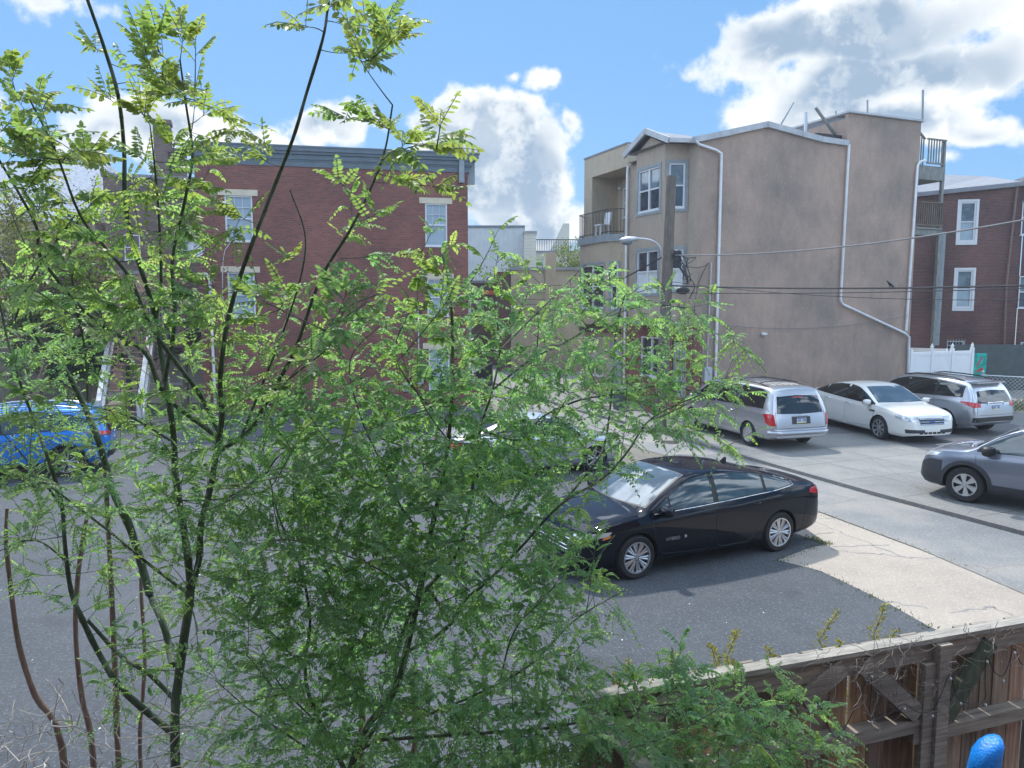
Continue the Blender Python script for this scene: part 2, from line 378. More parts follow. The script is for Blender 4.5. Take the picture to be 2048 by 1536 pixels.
M['rails'] = woodmat('fence rails', (.40,.35,.29), (.18,.155,.13), (1.6,26,26))
M['mossy'] = woodmat('mossy brace', (.13,.16,.1), (.06,.075,.05), (12,12,4))
M['pole'] = woodmat('pole wood', (.2,.17,.145), (.09,.08,.07), (16,16,1.2))
M['greywood'] = woodmat('deck wood', (.3,.31,.29), (.14,.15,.14), (10,10,2))
M['deckwood'] = woodmat('dark deck wood', (.2,.17,.13), (.09,.08,.065), (10,10,2))
M['palewood'] = woodmat('pale stair wood', (.6,.62,.62), (.4,.41,.42), (14,14,1.5))
M['bark'] = woodmat('green bark', (.13,.165,.115), (.05,.07,.05), (30,30,6))
M['barkbrown'] = woodmat('brown bark', (.3,.2,.16), (.15,.1,.085), (30,30,6))
M['deadtwig'] = simple('dead twigs', (.5,.46,.42), .8)
M['vine'] = simple('dead vine', (.2,.175,.16), .9, var=.4)
M['slate'] = simple('slate roof', (.3,.33,.38), .8, var=.25, scale=6)
M['trimwhite'] = simple('weathered white trim', (.42,.44,.46), .6)
M['roofgrey'] = simple('grey roof', (.2,.21,.24), .7, var=.12)
M['leaf'] = leafmat('leaf')
M['wire'] = simple('black wire', (.03,.03,.035), .6)
M['wiregrey'] = simple('grey cable', (.16,.16,.17), .6)
M['bluetarp'] = simple('blue plastic', (.01,.22,.72), .3, var=.3, scale=9, bmp=.02)
M['greenmetal'] = simple('green slat', (.07,.09,.09), .7)
M['orange'] = simple('orange sign', (.7,.16,.06), .6); M['bulb'] = simple('clear bulb', (.55,.6,.6), .05, var=.05)
M['teal'] = simple('teal board', (.01,.35,.3), .6, var=.5, scale=4)
def sidingmat(name, c, pitch=.15):
    m, t, b = newmat(name); v = coords(t, 'UV'); s_ = nd(t, 'ShaderNodeSeparateXYZ'); t.links.new(v, s_.inputs[0])
    mo = nd(t, 'ShaderNodeMath', operation='FRACT'); mu = nd(t, 'ShaderNodeMath', operation='MULTIPLY'); mu.inputs[1].default_value = 1/pitch
    t.links.new(s_.outputs[1], mu.inputs[0]); t.links.new(mu.outputs[0], mo.inputs[0])
    a = mixc(t, rng(t, mo.outputs[0], .0, .14, 1, 0), c, tuple(x*.45 for x in c)); a = mixc(t, rng(t, noise(t, v, .8), .4, .7, 0, .5), a, mixc(t, 1.0, a, (.75,.77,.8), 'MULTIPLY'))
    t.links.new(a, b.inputs['Base Color']); b.inputs['Roughness'].default_value = .6; bump(t, b, mo.outputs[0], .8, .02); return m
M['siding'] = sidingmat('beige siding', (.48,.46,.4)); M['sidingwhite'] = sidingmat('pale siding', (.6,.58,.5), .25)
# ------------------------------------------------------------------ cars
def pchip(pts):
    xs = [p[0] for p in pts]; ys = [p[1] for p in pts]; n = len(xs)
    h = [xs[i+1]-xs[i] for i in range(n-1)]; d = [(ys[i+1]-ys[i])/h[i] for i in range(n-1)]; m = [0]*n
    m[0] = d[0]; m[-1] = d[-1]
    for i in range(1, n-1):
        if d[i-1]*d[i] > 0:
            w1 = 2*h[i]+h[i-1]; w2 = h[i]+2*h[i-1]; m[i] = (w1+w2)/(w1/d[i-1]+w2/d[i])
    def f(x):
        if x <= xs[0]: return ys[0]
        if x >= xs[-1]: return ys[-1]
        i = max(j for j in range(n-1) if xs[j] <= x); t = (x-xs[i])/h[i]
        return ys[i]*(1+2*t)*(1-t)**2 + h[i]*m[i]*t*(1-t)**2 + ys[i+1]*t*t*(3-2*t) + h[i]*m[i+1]*t*t*(t-1)
    return f
def lin(pts, x):
    if x <= pts[0][0]: return pts[0][1]
    for a, b in zip(pts, pts[1:]):
        if x <= b[0]: return a[1]+(b[1]-a[1])*(x-a[0])/(b[0]-a[0])
    return pts[-1][1]
def resample(L, n):
    L = [Vector(p) for p in L]; ln = [0]
    for a, b in zip(L, L[1:]): ln.append(ln[-1]+(b-a).length)
    out = []
    for i in range(n):
        s = ln[-1]*i/(n-1); k = 0
        while k < len(L)-2 and ln[k+1] < s: k += 1
        t = (s-ln[k])/max(1e-9, ln[k+1]-ln[k]); out.append(L[k].lerp(L[k+1], min(1, t)))
    return out

class Car:
    def __init__(s, name, label, cat, sp, paintm, loc, heading, group='cars parked around the lot'):
        s.sp = sp; s.paint = paintm
        s.root = empty(name, loc, math.atan2(heading[1], heading[0])); tag(s.root, label, cat, group)
        top, belt, wid, bot = pchip(sp['top']), pchip(sp['belt']), pchip(sp['wid']), pchip(sp['bot'])
        s.top, s.belt, s.wid = top, belt, wid
        x0, x1 = sp['top'][0][0], sp['top'][-1][0]
        # stations dense where the profile is steep
        fine = [x0+(x1-x0)*i/1200 for i in range(1201)]; acc = [0]
        for a, b in zip(fine, fine[1:]): acc.append(acc[-1]+math.hypot(b-a, (top(b)-top(a))*.8)+abs(wid(b)-wid(a))*.6)
        NS = 110; st = []; k = 0
        for i in range(NS+1):
            g = acc[-1]*i/NS
            while k < 1199 and acc[k+1] < g: k += 1
            st.append(fine[min(1200, k+1)] if i else x0)
        st[-1] = x1
        tf = sp.get('tumble', .42); cr = sp.get('crown', .07)
        vs = []; n = 0
        for x in st:
            zt, zb, w, z0 = top(x), belt(x), wid(x), bot(x); zb = min(zb, zt-.025)
            hh = zt-zb; c = min(cr, hh*.7); ze = zt-c; hc = max(0.0, ze-zb)
            wr = w*.955-tf*hc
            half = [(0, z0), (.55*w, z0), (.9*w, z0+.01), (.965*w, z0+.06), (.99*w, z0+.2*(zb-z0)), (w, z0+.42*(zb-z0)), (w*1.0, z0+.62*(zb-z0)),
                    (w*.992, z0+.8*(zb-z0)), (w*.99, z0+.87*(zb-z0)), (w*.975, z0+.95*(zb-z0)), (w*.955, zb)]
            for t in (.12, .3, .5, .7, .88):
                half.append((w*.955-(w*.955-wr)*(t**1.25), zb+hc*t))
            rr = min(.07, .3*wr)
            half += [(wr-.012, ze-.0*c), (wr-.045, ze+.3*c), (wr-.11, ze+.5*c), (wr*.72, ze+.72*c), (wr*.42, ze+.92*c), (0, zt)]
            ring = half+[(-y, z) for y, z in half[-2:0:-1]]; n = len(ring)
            vs += [(x, y, z) for y, z in ring]
        fs = [(i*n+j, i*n+(j+1)%n, (i+1)*n+(j+1)%n, (i+1)*n+j) for i in range(len(st)-1) for j in range(n)]
        fs += [tuple(range(n))[::-1], tuple((len(st)-1)*n+j for j in range(n))]
        s.bvh = BVHTree.FromPolygons([Vector(v) for v in vs], fs)
        me = bpy.data.meshes.new('body'); me.from_pydata(vs, [], fs)
        bm = bmesh.new(); bm.from_mesh(me); bmesh.ops.recalc_face_normals(bm, faces=bm.faces); bm.to_mesh(me); bm.free()
        me.materials.append(paintm); me.materials.append(M['blackplastic'])
        body = bpy.data.objects.new('body', me); col.objects.link(body)
        cut = MB(); r = sp['wr']+sp.get('gap', .05); hw = sp['hw']; wb = sp['wb']
        for ax in (wb/2, -wb/2):
            for sg in (1, -1):
                n_ = 40; a0, a1 = sg*(hw+.15), sg*(hw-.30)
                vv = [(ax+r*math.cos(2*math.pi*j/n_), y, sp['wr']+r*math.sin(2*math.pi*j/n_)) for y in (a0, a1) for j in range(n_)]
                o = len(cut.v); cut.add(vv, [tuple(range(n_)), tuple(range(n_, 2*n_))[::-1]]+[(j, n_+j, n_+(j+1)%n_, (j+1)%n_) for j in range(n_)])
        co = cut.build('cut', M['blackplastic'])
        bm = bmesh.new(); bm.from_mesh(co.data); bmesh.ops.recalc_face_normals(bm, faces=bm.faces); bm.to_mesh(co.data); bm.free()
        md = body.modifiers.new('b', 'BOOLEAN'); md.operation = 'DIFFERENCE'; md.solver = 'EXACT'; md.object = co; md.material_mode = 'TRANSFER'
        bpy.context.view_layer.update(); dg = bpy.context.evaluated_depsgraph_get(); nm = bpy.data.meshes.new_from_object(body.evaluated_get(dg))
        body.modifiers.clear(); body.data = nm; bpy.data.objects.remove(co)
        nm.polygons.foreach_set('use_smooth', [True]*len(nm.polygons)); nm.set_sharp_from_angle(angle=R(sp.get('sharp', 32)))
        nm.name = 'body'; body.parent = s.root; s.body = body
    def hit(s, p, d):
        d = Vector(d).normalized(); h = s.bvh.ray_cast(Vector(p)+d*4, -d, 12)
        return (h[0], h[1] if h[1].dot(d) > 0 else -h[1]) if h[0] is not None else (None, None)
    def patch(s, name, m, L, U, d, eps=.006, nu=18, nv=6, parent=None, tuck=-.006, both=False, obj=None):
        mb = obj or MB()
        for sg in ((1, -1) if both else (1,)):
            f = (1, sg, 1)
            L_ = resample([tuple(a*b for a, b in zip(p, f)) for p in L], nu); U_ = resample([tuple(a*b for a, b in zip(p, f)) for p in U], nu)
            dd = Vector(tuple(a*b for a, b in zip(d, f))).normalized(); g = []; last = None
            for j in range(nv+1):
                for i in range(nu):
                    q = L_[i].lerp(U_[i], j/nv); h, nn = s.hit(q, dd)
                    if h is None: h, nn = (last or (q, dd))
                    last = (h, nn); g.append((h, nn))
            W = nu; top = [h+nn*eps for h, nn in g]; rim = [j for j in range(W)]+[j*W+W-1 for j in range(1, nv+1)]+[nv*W+i for i in range(W-2, -1, -1)]+[j*W for j in range(nv-1, 0, -1)]
            low = [g[k][0]+g[k][1]*tuck for k in rim]; fs = [(j*W+i, j*W+i+1, (j+1)*W+i+1, (j+1)*W+i) for j in range(nv) for i in range(W-1)]
            T = len(top); K = len(rim); fs += [(rim[k], T+k, T+(k+1)%K, rim[(k+1)%K]) for k in range(K)]
            if sg*1 < 0: fs = [f_[::-1] for f_ in fs]
            mb.add(top+low, fs)
        if obj: return None
        o = mb.build(name, m, parent or s.root, smooth=40); return o
    def line(s, mb, pts, d, rad=.005, eps=.001, n=14, sides=4):
        P = []
        for q in resample(pts, n):
            h, nn = s.hit(q, d)
            if h is not None: P.append(h+nn*eps)
        if len(P) > 1: mb.tube(P, rad, sides)
    def wheels(s, spokes=10, style='twin', rimr=None):
        sp = s.sp; r = sp['wr']; rr = rimr or r-.105; w = .215; out = []
        ty = MB(); prof = [(rr-.01, w/2-.01), (rr+.01, w/2), (r-.035, w/2+.002), (r-.012, w/2-.018), (r, w/2-.05), (r, -w/2+.05), (r-.012, -w/2+.018), (rr, -w/2), (rr-.03, -w/2)]
        ty.lathe(prof, 44, 'y')
        rm = MB(); rm.mi = 0; y = w/2
        rm.lathe([(rr+.004, y-.004), (rr+.002, y+.004), (rr-.018, y+.002), (rr-.024, y-.03)], 44, 'y')
        rm.mi = 1; rm.lathe([(rr-.02, y-.02), (rr-.03, y-.085), (.0, y-.085)], 44, 'y')
        rm.mi = 0; rm.lathe([(.001, y-.006), (.05, y-.008), (.062, y-.02), (.062, y-.06)], 20, 'y')
        for k in range(spokes):
            a = 2*math.pi*(k+.25)/spokes
            def P(rad, ang, yy): return (rad*math.cos(ang), yy, rad*math.sin(ang))
            if style == 'twin': segs = [(a-.5/spokes, a-1.15/spokes, .013, .02), (a+.5/spokes, a+1.15/spokes, .013, .02)]
            elif style == 'wide': segs = [(a, a+.12, .022, .062)]
            elif style == 'plain': segs = [(a, a, .018, .03)]
            else: segs = [(a, a, .03, .04)]
            for (aa, ab, wi, wo_) in segs:
                i0, i1 = P(.04, aa, y-.014), P(rr-.012, ab, y-.012)
                t0 = Vector((-math.sin(aa), 0, math.cos(aa))); t1 = Vector((-math.sin(ab), 0, math.cos(ab)))
                A = Vector(i0); B = Vector(i1); dn = Vector((0, -.03, 0)); bu = Vector((0, .008, 0))
                vs = [A-t0*wi, A+bu, A+t0*wi, B-t1*wo_, B+bu*.5, B+t1*wo_, A-t0*wi+dn, A+t0*wi+dn, B-t1*wo_+dn, B+t1*wo_+dn]
                rm.add(vs, [(0, 3, 4, 1), (1, 4, 5, 2), (0, 6, 8, 3), (2, 5, 9, 7)])
        for k in range(5):
            a = 2*math.pi*k/5; rm.mi = 1; rm.lathe([(.001, y-.002), (.008, y-.003), (.009, y-.012)], 8, 'y', (.036*math.cos(a), 0, .036*math.sin(a)))
        me_t = me_r = None
        for ax in (sp['wb']/2, -sp['wb']/2):
            for sg in (1, -1):
                wh = empty('wheel', (ax, sg*(sp['hw']-w/2-.012), r)); wh.parent = s.root
                if sg < 0: wh.rotation_euler = (0, 0, math.pi)
                if me_t is None:
                    t = ty.build('tyre', M['rubber'], wh, smooth=35); q = rm.build('rim', [s.rim_m if hasattr(s, 'rim_m') else M['rim'], M['rimdark']], wh, smooth=25); me_t, me_r = t.data, q.data
                else:
                    for nm, me in (('tyre', me_t), ('rim', me_r)):
                        o = bpy.data.objects.new(nm, me); col.objects.link(o); o.parent = wh
    def band(s, bl, tl, splits, gm, under=True, pillars=True):
        if under:
            xs0, xs1 = max(bl[0][0], tl[0][0]), min(bl[-1][0], tl[-1][0])
            s.patch('window_surround', M['blackplastic'], [(x, 0, lin(bl, x)-.012) for x in np.linspace(xs0-.02, xs1+.02, 20)], [(x, 0, lin(tl, x)+.012) for x in np.linspace(xs0-.02, xs1+.02, 20)], (0, 1, 0), .003, 30, 5, both=True)
        for a, b in splits:
            for sg in (1, -1):
                xs = np.linspace(a, b, 12)
                s.patch('side_window', gm, [(x, 0, lin(bl, x)) for x in xs], [(x, 0, lin(tl, x)) for x in xs], (0, sg, 0), .008, 16, 6)
    def screen(s, name, xc, wc, xh, wh, m, a=.1, b=.04, d=(0, 0, 1), eps=.007):
        ts = np.linspace(-1, 1, 15)
        L = [(xc-a*abs(xc)/max(abs(xc), 1e-6)*t*t, wc*t, 3) for t in ts]; U = [(xh-b*abs(xc)/max(abs(xc), 1e-6)*t*t, wh*t, 3) for t in ts]
        s.patch('window_seal', M['blackplastic'], [(x+.015*(1 if xc > xh else -1), y*1.025, z) for x, y, z in L], [(x-.015*(1 if xc > xh else -1), y*1.03, z) for x, y, z in U], d, .003, 24, 8)
        return s.patch(name, m, L, U, d, eps, 24, 10)
    def seams(s, lines, both=True):
        for l in lines:
            for sg in (1, -1):
                mb = MB(); s.line(mb, [(x, 0, z) for x, z in l], (0, sg, 0), .0045, -.001, 24)
                if mb.v: mb.build('door_seam', M['blackplastic'], s.root)
    def mirrors(s, x, y, z, m, k=1.0):
        for sg in (1, -1):
            mb = MB(); mb.mi = 0
            pts = []
            for i in range(9):
                t = math.pi*i/8
                for j in range(14):
                    a = 2*math.pi*j/14; ca, sa = math.cos(a), math.sin(a)
                    q = lambda v, e: math.copysign(abs(v)**e, v)
                    pts.append((x+.075*k*q(math.cos(t), .7), sg*(y+.11*k*q(math.sin(t)*ca, .75)), z+.078*k*q(math.sin(t)*sa, .75)))
            mb.add(pts, [(i*14+j, (i+1)*14+j, (i+1)*14+(j+1) % 14, i*14+(j+1) % 14) for i in range(8) for j in range(14)])
            mb.mi = 1; mb.beam((x+.02, sg*(y-.16), z-.06), (x, sg*(y-.02), z-.03), .06, .04)
            mb.beam((x-.068*k, sg*(y-.08*k), z), (x-.068*k, sg*(y+.085*k), z), .02, .11*k)
            mb.build('wing_mirror', [m, M['blackplastic']], s.root, smooth=50)
    def handles(s, pts, m):
        for x, z in pts:
            for sg in (1, -1):
                h, nn = s.hit((x, 0, z), (0, sg, 0))
                if h is None: continue
                mb = MB(); p = [h+nn*.004+Vector((-.085, 0, 0)), h+nn*.035+Vector((-.06, 0, .002)), h+nn*.038+Vector((.05, 0, .002)), h+nn*.004+Vector((.085, 0, 0))]
                mb.tube(p, [.013, .016, .016, .013], 8); mb.build('door_handle', m, s.root, smooth=60)
    def arches(s, m, w=.07, eps=.012, z_low=.2, rear=True):
        sp = s.sp; r = sp['wr']+sp.get('gap', .05)
        for ax in ((sp['wb']/2, -sp['wb']/2) if rear else (sp['wb']/2,)):
            for sg in (1, -1):
                aa = np.linspace(R(-18), R(198), 30)
                s.patch('wheel_arch', m, [(ax+(r-.002)*math.cos(a), 0, sp['wr']+(r-.002)*math.sin(a)) for a in aa], [(ax+(r+w)*math.cos(a), 0, sp['wr']+(r+w)*math.sin(a)) for a in aa], (0, sg, 0), eps, 34, 2)
    def plate(s, x, z, y=0, front=False, w=.30, h=.15):
        d = (1 if front else -1, 0, 0); hp, nn = s.hit((0, y, z), d)
        mb = MB(); mb.mi = 0; sx = d[0]; X = hp.x+.012*sx
        tilt = -nn.z*.0
        mb.box((X, y-w/2, z-h/2), (X+.012*sx, y+w/2, z+h/2))
        mb.mi = 1; mb.box((X+.006*sx, y-w/2+.004, z+h/2-.032), (X+.0135*sx, y+w/2-.004, z+h/2-.004)); mb.mi = 2; mb.box((X+.006*sx, y-w/2+.004, z-h/2+.004), (X+.0135*sx, y+w/2-.004, z-h/2+.024))
        mb.mi = 3
        for k in range(7):
            if k == 3: continue
            yy = y-.12+k*.04; mb.box((X+.006*sx, yy-.013, z-.034), (X+.014*sx, yy+.013, z+.03)); 
        mb.build('licence_plate', [M['white'], M['plateblue'], M['plateyellow'], M['plateblue']], s.root)
    def rails(s, xa, xb, y, m, rise=.045, rad=.016):
        for sg in (1, -1):
            P = []
            for i in range(15):
                x = xa+(xb-xa)*i/14; h, nn = s.hit((x, sg*y, 0), (0, 0, 1)); P.append(h+Vector((0, 0, rise*min(1, 4*min(i, 14-i)/14+.15))))
            mb = MB(); mb.tube(P, rad, 7); mb.build('roof_rail', m, s.root, smooth=60)
M['plateblue'] = simple('plate blue', (.04,.1,.32), .4); M['plateyellow'] = simple('plate yellow', (.7,.6,.12), .4)

def place(front_px, rear_px, z, wb, track, near_left):
    a, b = G(*front_px, z), G(*rear_px, z); h = (a-b); h.z = 0; h.normalize(); left = Vector((-h.y, h.x, 0)); mid = (a+b)/2
    return mid+left*(-track/2 if near_left else track/2), h


# ---- black sedan (foreground)
SED = dict(wb=2.85, wr=.335, hw=.925, gap=.045, tumble=.43, crown=.075,
 top=[(-2.50,.60),(-2.475,.78),(-2.43,.96),(-2.36,1.075),(-2.2,1.105),(-1.95,1.125),(-1.6,1.215),(-1.2,1.33),(-.75,1.425),(-.25,1.475),(.1,1.475),(.35,1.44),(.75,1.285),(1.2,1.055),(1.32,1.0),(1.6,.955),(1.95,.885),(2.18,.80),(2.30,.70),(2.36,.56),(2.39,.42)],
 belt=[(-2.50,.57),(-2.43,.90),(-2.2,1.01),(-1.6,1.03),(-.8,.99),(.3,.945),(1.2,.905),(1.8,.845),(2.15,.75),(2.30,.64),(2.39,.39)],
 wid=[(-2.50,.60),(-2.46,.74),(-2.36,.82),(-2.1,.885),(-1.4,.92),(-.4,.925),(.8,.92),(1.5,.915),(1.9,.89),(2.15,.82),(2.29,.68),(2.39,.42)],
 bot=[(-2.50,.42),(-2.4,.30),(-2.0,.24),(-1.4,.20),(1.5,.19),(2.1,.19),(2.39,.25)])
loc, hd = place((1272,1161),(1562,1104),0,2.85,1.85,True)
c = Car('parked_car','shiny black sedan with tinted side windows on the asphalt lot','car',SED,M['black_paint'],loc,hd)
bl = [(-1.72,1.10),(-1.3,1.055),(-.6,1.02),(.2,.985),(1.1,.955)]; tl = [(-1.72,1.115),(-1.45,1.20),(-1.05,1.305),(-.55,1.375),(.0,1.39),(.3,1.36),(.7,1.20),(1.1,.965)]
c.band(bl, tl, [(-1.68,-1.13),(-1.07,-.13),(-.03,.78),(.82,1.06)], M['carglass_green'])
c.screen('windscreen',1.27,.74,.40,.575,M['windshield']); c.screen('rear_window',-1.78,.62,-.98,.52,M['carglass'])
mb = MB()
for sg in (1,-1):
    c.line(mb,[(x,0,z-.02) for x,z in bl[::-1]]+[(-1.80,0,1.12)],(0,sg,0),.008,.006,40,6)
    c.line(mb,[(-1.80,0,1.13),(-1.62,0,1.17),(-1.45,0,1.225)],(0,sg,0),.008,.006,10,6)
mb.build('chrome_window_trim',M['chrome'],c.root,smooth=60)
c.seams([[(1.13,.93),(1.12,.6),(1.0,.33),(.1,.28),(-.05,.5),(-.08,.95)],[(-.08,.95),(-.05,.4),(-.15,.28),(-.78,.28),(-.95,.5),(-1.1,.75),(-1.12,1.03)],[(1.9,.56),(1.95,.75)],[(-1.95,.45),(-2.05,.75),(-2.12,.95)]])
for sg in (1,-1):
    mb = MB(); c.line(mb,[(1.34,sg*.78,0),(1.7,sg*.72,0),(2.1,sg*.62,0)],(0,0,1),.005,-.001,16); mb.build('bonnet_seam',M['blackplastic'],c.root)
mb = MB(); c.line(mb,[(2.14,-.62,0),(2.2,0,0),(2.14,.62,0)],(0,0,1),.005,-.001,16); mb.build('bonnet_seam',M['blackplastic'],c.root)
mb = MB(); c.line(mb,[(-2.0,-.7,0),(-2.02,0,0),(-2.0,.7,0)],(0,0,1),.005,-.001,16); mb.build('boot_seam',M['blackplastic'],c.root)
for sg in (1,-1): mb = MB(); c.line(mb,[(1.3,sg*.35,0),(1.7,sg*.42,0),(2.05,sg*.5,0)],(0,0,1),.02,-.014,16,8); mb.build('bonnet_crease',M['black_paint'],c.root,smooth=60)
c.patch('grille',M['blackplastic'],[(3,y,.45-.0*abs(y)) for y in np.linspace(-.5,.5,9)],[(3,y,.66) for y in np.linspace(-.56,.56,9)],(1,0,0),.006)
mb = MB()
for z in (.48,.53,.58,.63): c.line(mb,[(3,-.5,z),(3,0,z),(3,.5,z)],(1,0,0),.009,.008,16,6)
mb.build('grille_bars',M['chrome'],c.root,smooth=60)
c.patch('lower_grille',M['blackplastic'],[(3,-.6,.26),(3,.6,.26)],[(3,-.55,.38),(3,.55,.38)],(1,0,0),.006)
for sg in (1,-1):
    d=(1,sg*.9,.25)
    c.patch('headlight',M['clearlamp'],[(2.30,sg*.52,.66),(2.2,sg*.72,.655),(1.92,sg*.88,.71)],[(2.27,sg*.52,.72),(2.15,sg*.74,.745),(1.86,sg*.885,.775)],d,.008)
    c.patch('side_marker',M['amber'],[(2.02,sg*.88,.665),(1.9,sg*.9,.69)],[(2.0,sg*.88,.705),(1.88,sg*.9,.725)],(.4,sg,0),.013,8,3)
    c.patch('tail_light',M['redlight'],[(-2.47,sg*.42,.87),(-2.42,sg*.7,.86),(-2.22,sg*.87,.89),(-2.12,sg*.9,.93)],[(-2.43,sg*.42,.95),(-2.38,sg*.7,.985),(-2.24,sg*.87,1.0),(-2.16,sg*.9,.985)],(-1,sg*1.0,.1),.01)
c.mirrors(.98,1.0,1.0,M['black_paint'],1.1); c.handles([(-.02+.12,.86),(-.88,.89)],M['black_paint']); c.wheels(10,'twin',.235)
# shark fin, badge
mb = MB(); h,_=c.hit((-.95,0,0),(0,0,1)); mb.prismy([(h.x-.1,h.z-.02),(h.x+.09,h.z-.01),(h.x-.04,h.z+.07),(h.x-.1,h.z+.07)],-.012,.012); mb.build('antenna',M['blackplastic'],c.root)
cu = bpy.data.curves.new('badge','FONT'); cu.body='HYBRID'; cu.size=.075; cu.extrude=.002
to = bpy.data.objects.new('badge',cu); col.objects.link(to); bpy.context.view_layer.update()
tm = bpy.data.meshes.new_from_object(to.evaluated_get(bpy.context.evaluated_depsgraph_get())); bpy.data.objects.remove(to)
tm.materials.append(M['chrome'])
for sg in (1,-1):
    h,nn=c.hit((.78,0,.52),(0,sg,0)); bo = bpy.data.objects.new('hybrid_badge',tm); col.objects.link(bo); bo.parent=c.root
    bo.location=(h.x+(-.02 if sg>0 else .0)+(.15 if sg>0 else -.15),h.y+sg*.006,h.z); bo.rotation_euler=(R(90),0,math.pi if sg>0 else 0)
    mb=MB(); lx=h.x+(-.24 if sg>0 else .24); mb.lathe([(.001,sg*.006),(.024,sg*.005),(.026,0)],12,'y',(lx,h.y+sg*.003,h.z+.03)); mb.build('leaf_badge',M['chrome'],c.root)
black_car = c

# ---- white sedan
WS = dict(wb=2.87, wr=.345, hw=.945, gap=.045, tumble=.40, crown=.08,
 top=[(-2.55,.62),(-2.53,.82),(-2.48,1.02),(-2.40,1.12),(-2.2,1.155),(-1.95,1.17),(-1.6,1.27),(-1.25,1.40),(-.8,1.51),(-.3,1.555),(.1,1.545),(.4,1.48),(.8,1.30),(1.2,1.10),(1.34,1.05),(1.7,1.0),(2.1,.925),(2.36,.84),(2.45,.70),(2.49,.55),(2.51,.42)],
 belt=[(-2.55,.58),(-2.46,.95),(-2.2,1.06),(-1.6,1.08),(-.8,1.04),(.3,1.0),(1.3,.95),(1.9,.88),(2.3,.78),(2.45,.62),(2.51,.38)],
 wid=[(-2.55,.70),(-2.5,.80),(-2.38,.87),(-2.1,.915),(-1.4,.94),(0,.945),(1.5,.935),(2.0,.90),(2.3,.82),(2.44,.70),(2.51,.5)],
 bot=[(-2.55,.42),(-2.4,.32),(-1.4,.22),(1.5,.2),(2.2,.2),(2.51,.26)])
loc, hd = place((1757,879),(1635,848),.08,2.87,1.89,False)
c = Car('parked_car','white sedan parked nose out between the silver minivan and the silver sport utility','car',WS,M['white_paint'],loc,hd)
bl = [(-1.82,1.155),(-1.2,1.11),(-.4,1.065),(.4,1.03),(1.16,1.005)]; tl=[(-1.82,1.17),(-1.5,1.27),(-1.1,1.39),(-.6,1.46),(-.1,1.475),(.3,1.42),(.75,1.23),(1.16,1.02)]
c.band(bl,tl,[(-1.78,-1.2),(-1.13,-.2),(-.1,1.0)],M['carglass']); c.screen('windscreen',1.28,.76,.45,.58,M['windshield']); c.screen('rear_window',-1.8,.63,-1.1,.55,M['carglass'])
c.seams([[(1.2,.98),(1.18,.6),(1.05,.35),(.05,.3),(-.12,.5),(-.15,1.0)],[(-.15,.5),(-.25,.3),(-.85,.3),(-1.0,.5),(-1.15,.75),(-1.2,1.07)]])
for sg in (1,-1):
    c.patch('headlight',M['clearlamp'],[(2.47,sg*.42,.64),(2.36,sg*.7,.65),(2.08,sg*.88,.74)],[(2.43,sg*.42,.78),(2.28,sg*.74,.81),(2.02,sg*.89,.85)],(1,sg*.8,.2),.009)
    c.patch('tail_light',M['redlight'],[(-2.52,sg*.5,.80),(-2.42,sg*.8,.80),(-2.25,sg*.9,.85)],[(-2.48,sg*.5,1.0),(-2.4,sg*.8,1.02),(-2.25,sg*.9,1.0)],(-1,sg*.8,0),.009)
    c.patch('side_vent',M['blackplastic'],[(1.02,sg,.80),(1.25,sg,.80)],[(1.0,sg,.845),(1.24,sg,.845)],(0,sg,0),.008,6,3)
    c.patch('fog_lamp',M['greyplastic'],[(3,sg*.5,.33),(2.3,sg*.74,.33)],[(3,sg*.5,.42),(2.3,sg*.76,.44)],(1,sg*.5,0),.006,8,3)
c.patch('grille',M['blackplastic'],[(3,-.38,.56),(3,.38,.56)],[(3,-.42,.74),(3,.42,.74)],(1,0,0),.006)
mb=MB()
for z in (.58,.645,.715): c.line(mb,[(3,-.4,z),(3,0,z),(3,.4,z)],(1,0,0),.018,.008,14,6)
mb.build('grille_bars',M['chrome'],c.root,smooth=60)
mb=MB(); h,_=c.hit((3,0,.65),(1,0,0)); mb.ball((h.x+.02,0,.65),(.014,.085,.036))
mb.build('badge',M['plateblue'],c.root)
mb=MB()
for k in range(6):
    y0=-.42+k*.145; h,_=c.hit((3,y0+.055,.33),(1,0,0)); mb.box((h.x-.03,y0,.30),(h.x+.008,y0+.11,.36))
mb.build('lower_grille',M['blackplastic'],c.root)
c.mirrors(1.0,1.02,1.06,M['white_paint'],1.1); c.handles([(.02,.92),(-.98,.96)],M['chrome']); c.wheels(8,'plain',.245)

# ---- silver minivan
VAN = dict(wb=3.03, wr=.34, hw=.99, gap=.045, tumble=.30, crown=.09, sharp=40,
 top=[(-2.56,.52),(-2.54,.78),(-2.47,1.05),(-2.40,1.28),(-2.30,1.52),(-2.20,1.67),(-2.0,1.735),(-1.2,1.765),(0,1.77),(.6,1.73),(.95,1.60),(1.5,1.28),(1.75,1.14),(2.0,1.07),(2.3,.95),(2.45,.8),(2.5,.5)],
 belt=[(-2.56,.50),(-2.50,.78),(-2.42,1.02),(-2.1,1.08),(-.8,1.07),(.6,1.03),(1.5,.99),(2.0,.92),(2.3,.82),(2.45,.66),(2.5,.45)],
 wid=[(-2.56,.86),(-2.50,.91),(-2.36,.955),(-2.0,.98),(-1.2,.99),(.8,.99),(1.6,.96),(2.1,.88),(2.35,.76),(2.5,.5)],
 bot=[(-2.56,.36),(-2.4,.30),(-1.5,.25),(1.5,.22),(2.3,.24),(2.5,.32)])
loc, hd = place((1381,858),(1493,891),.08,3.03,1.98,True)
c = Car('parked_minivan','silver minivan seen from behind beside the utility pole','minivan',VAN,M['silver_paint'],loc,hd)
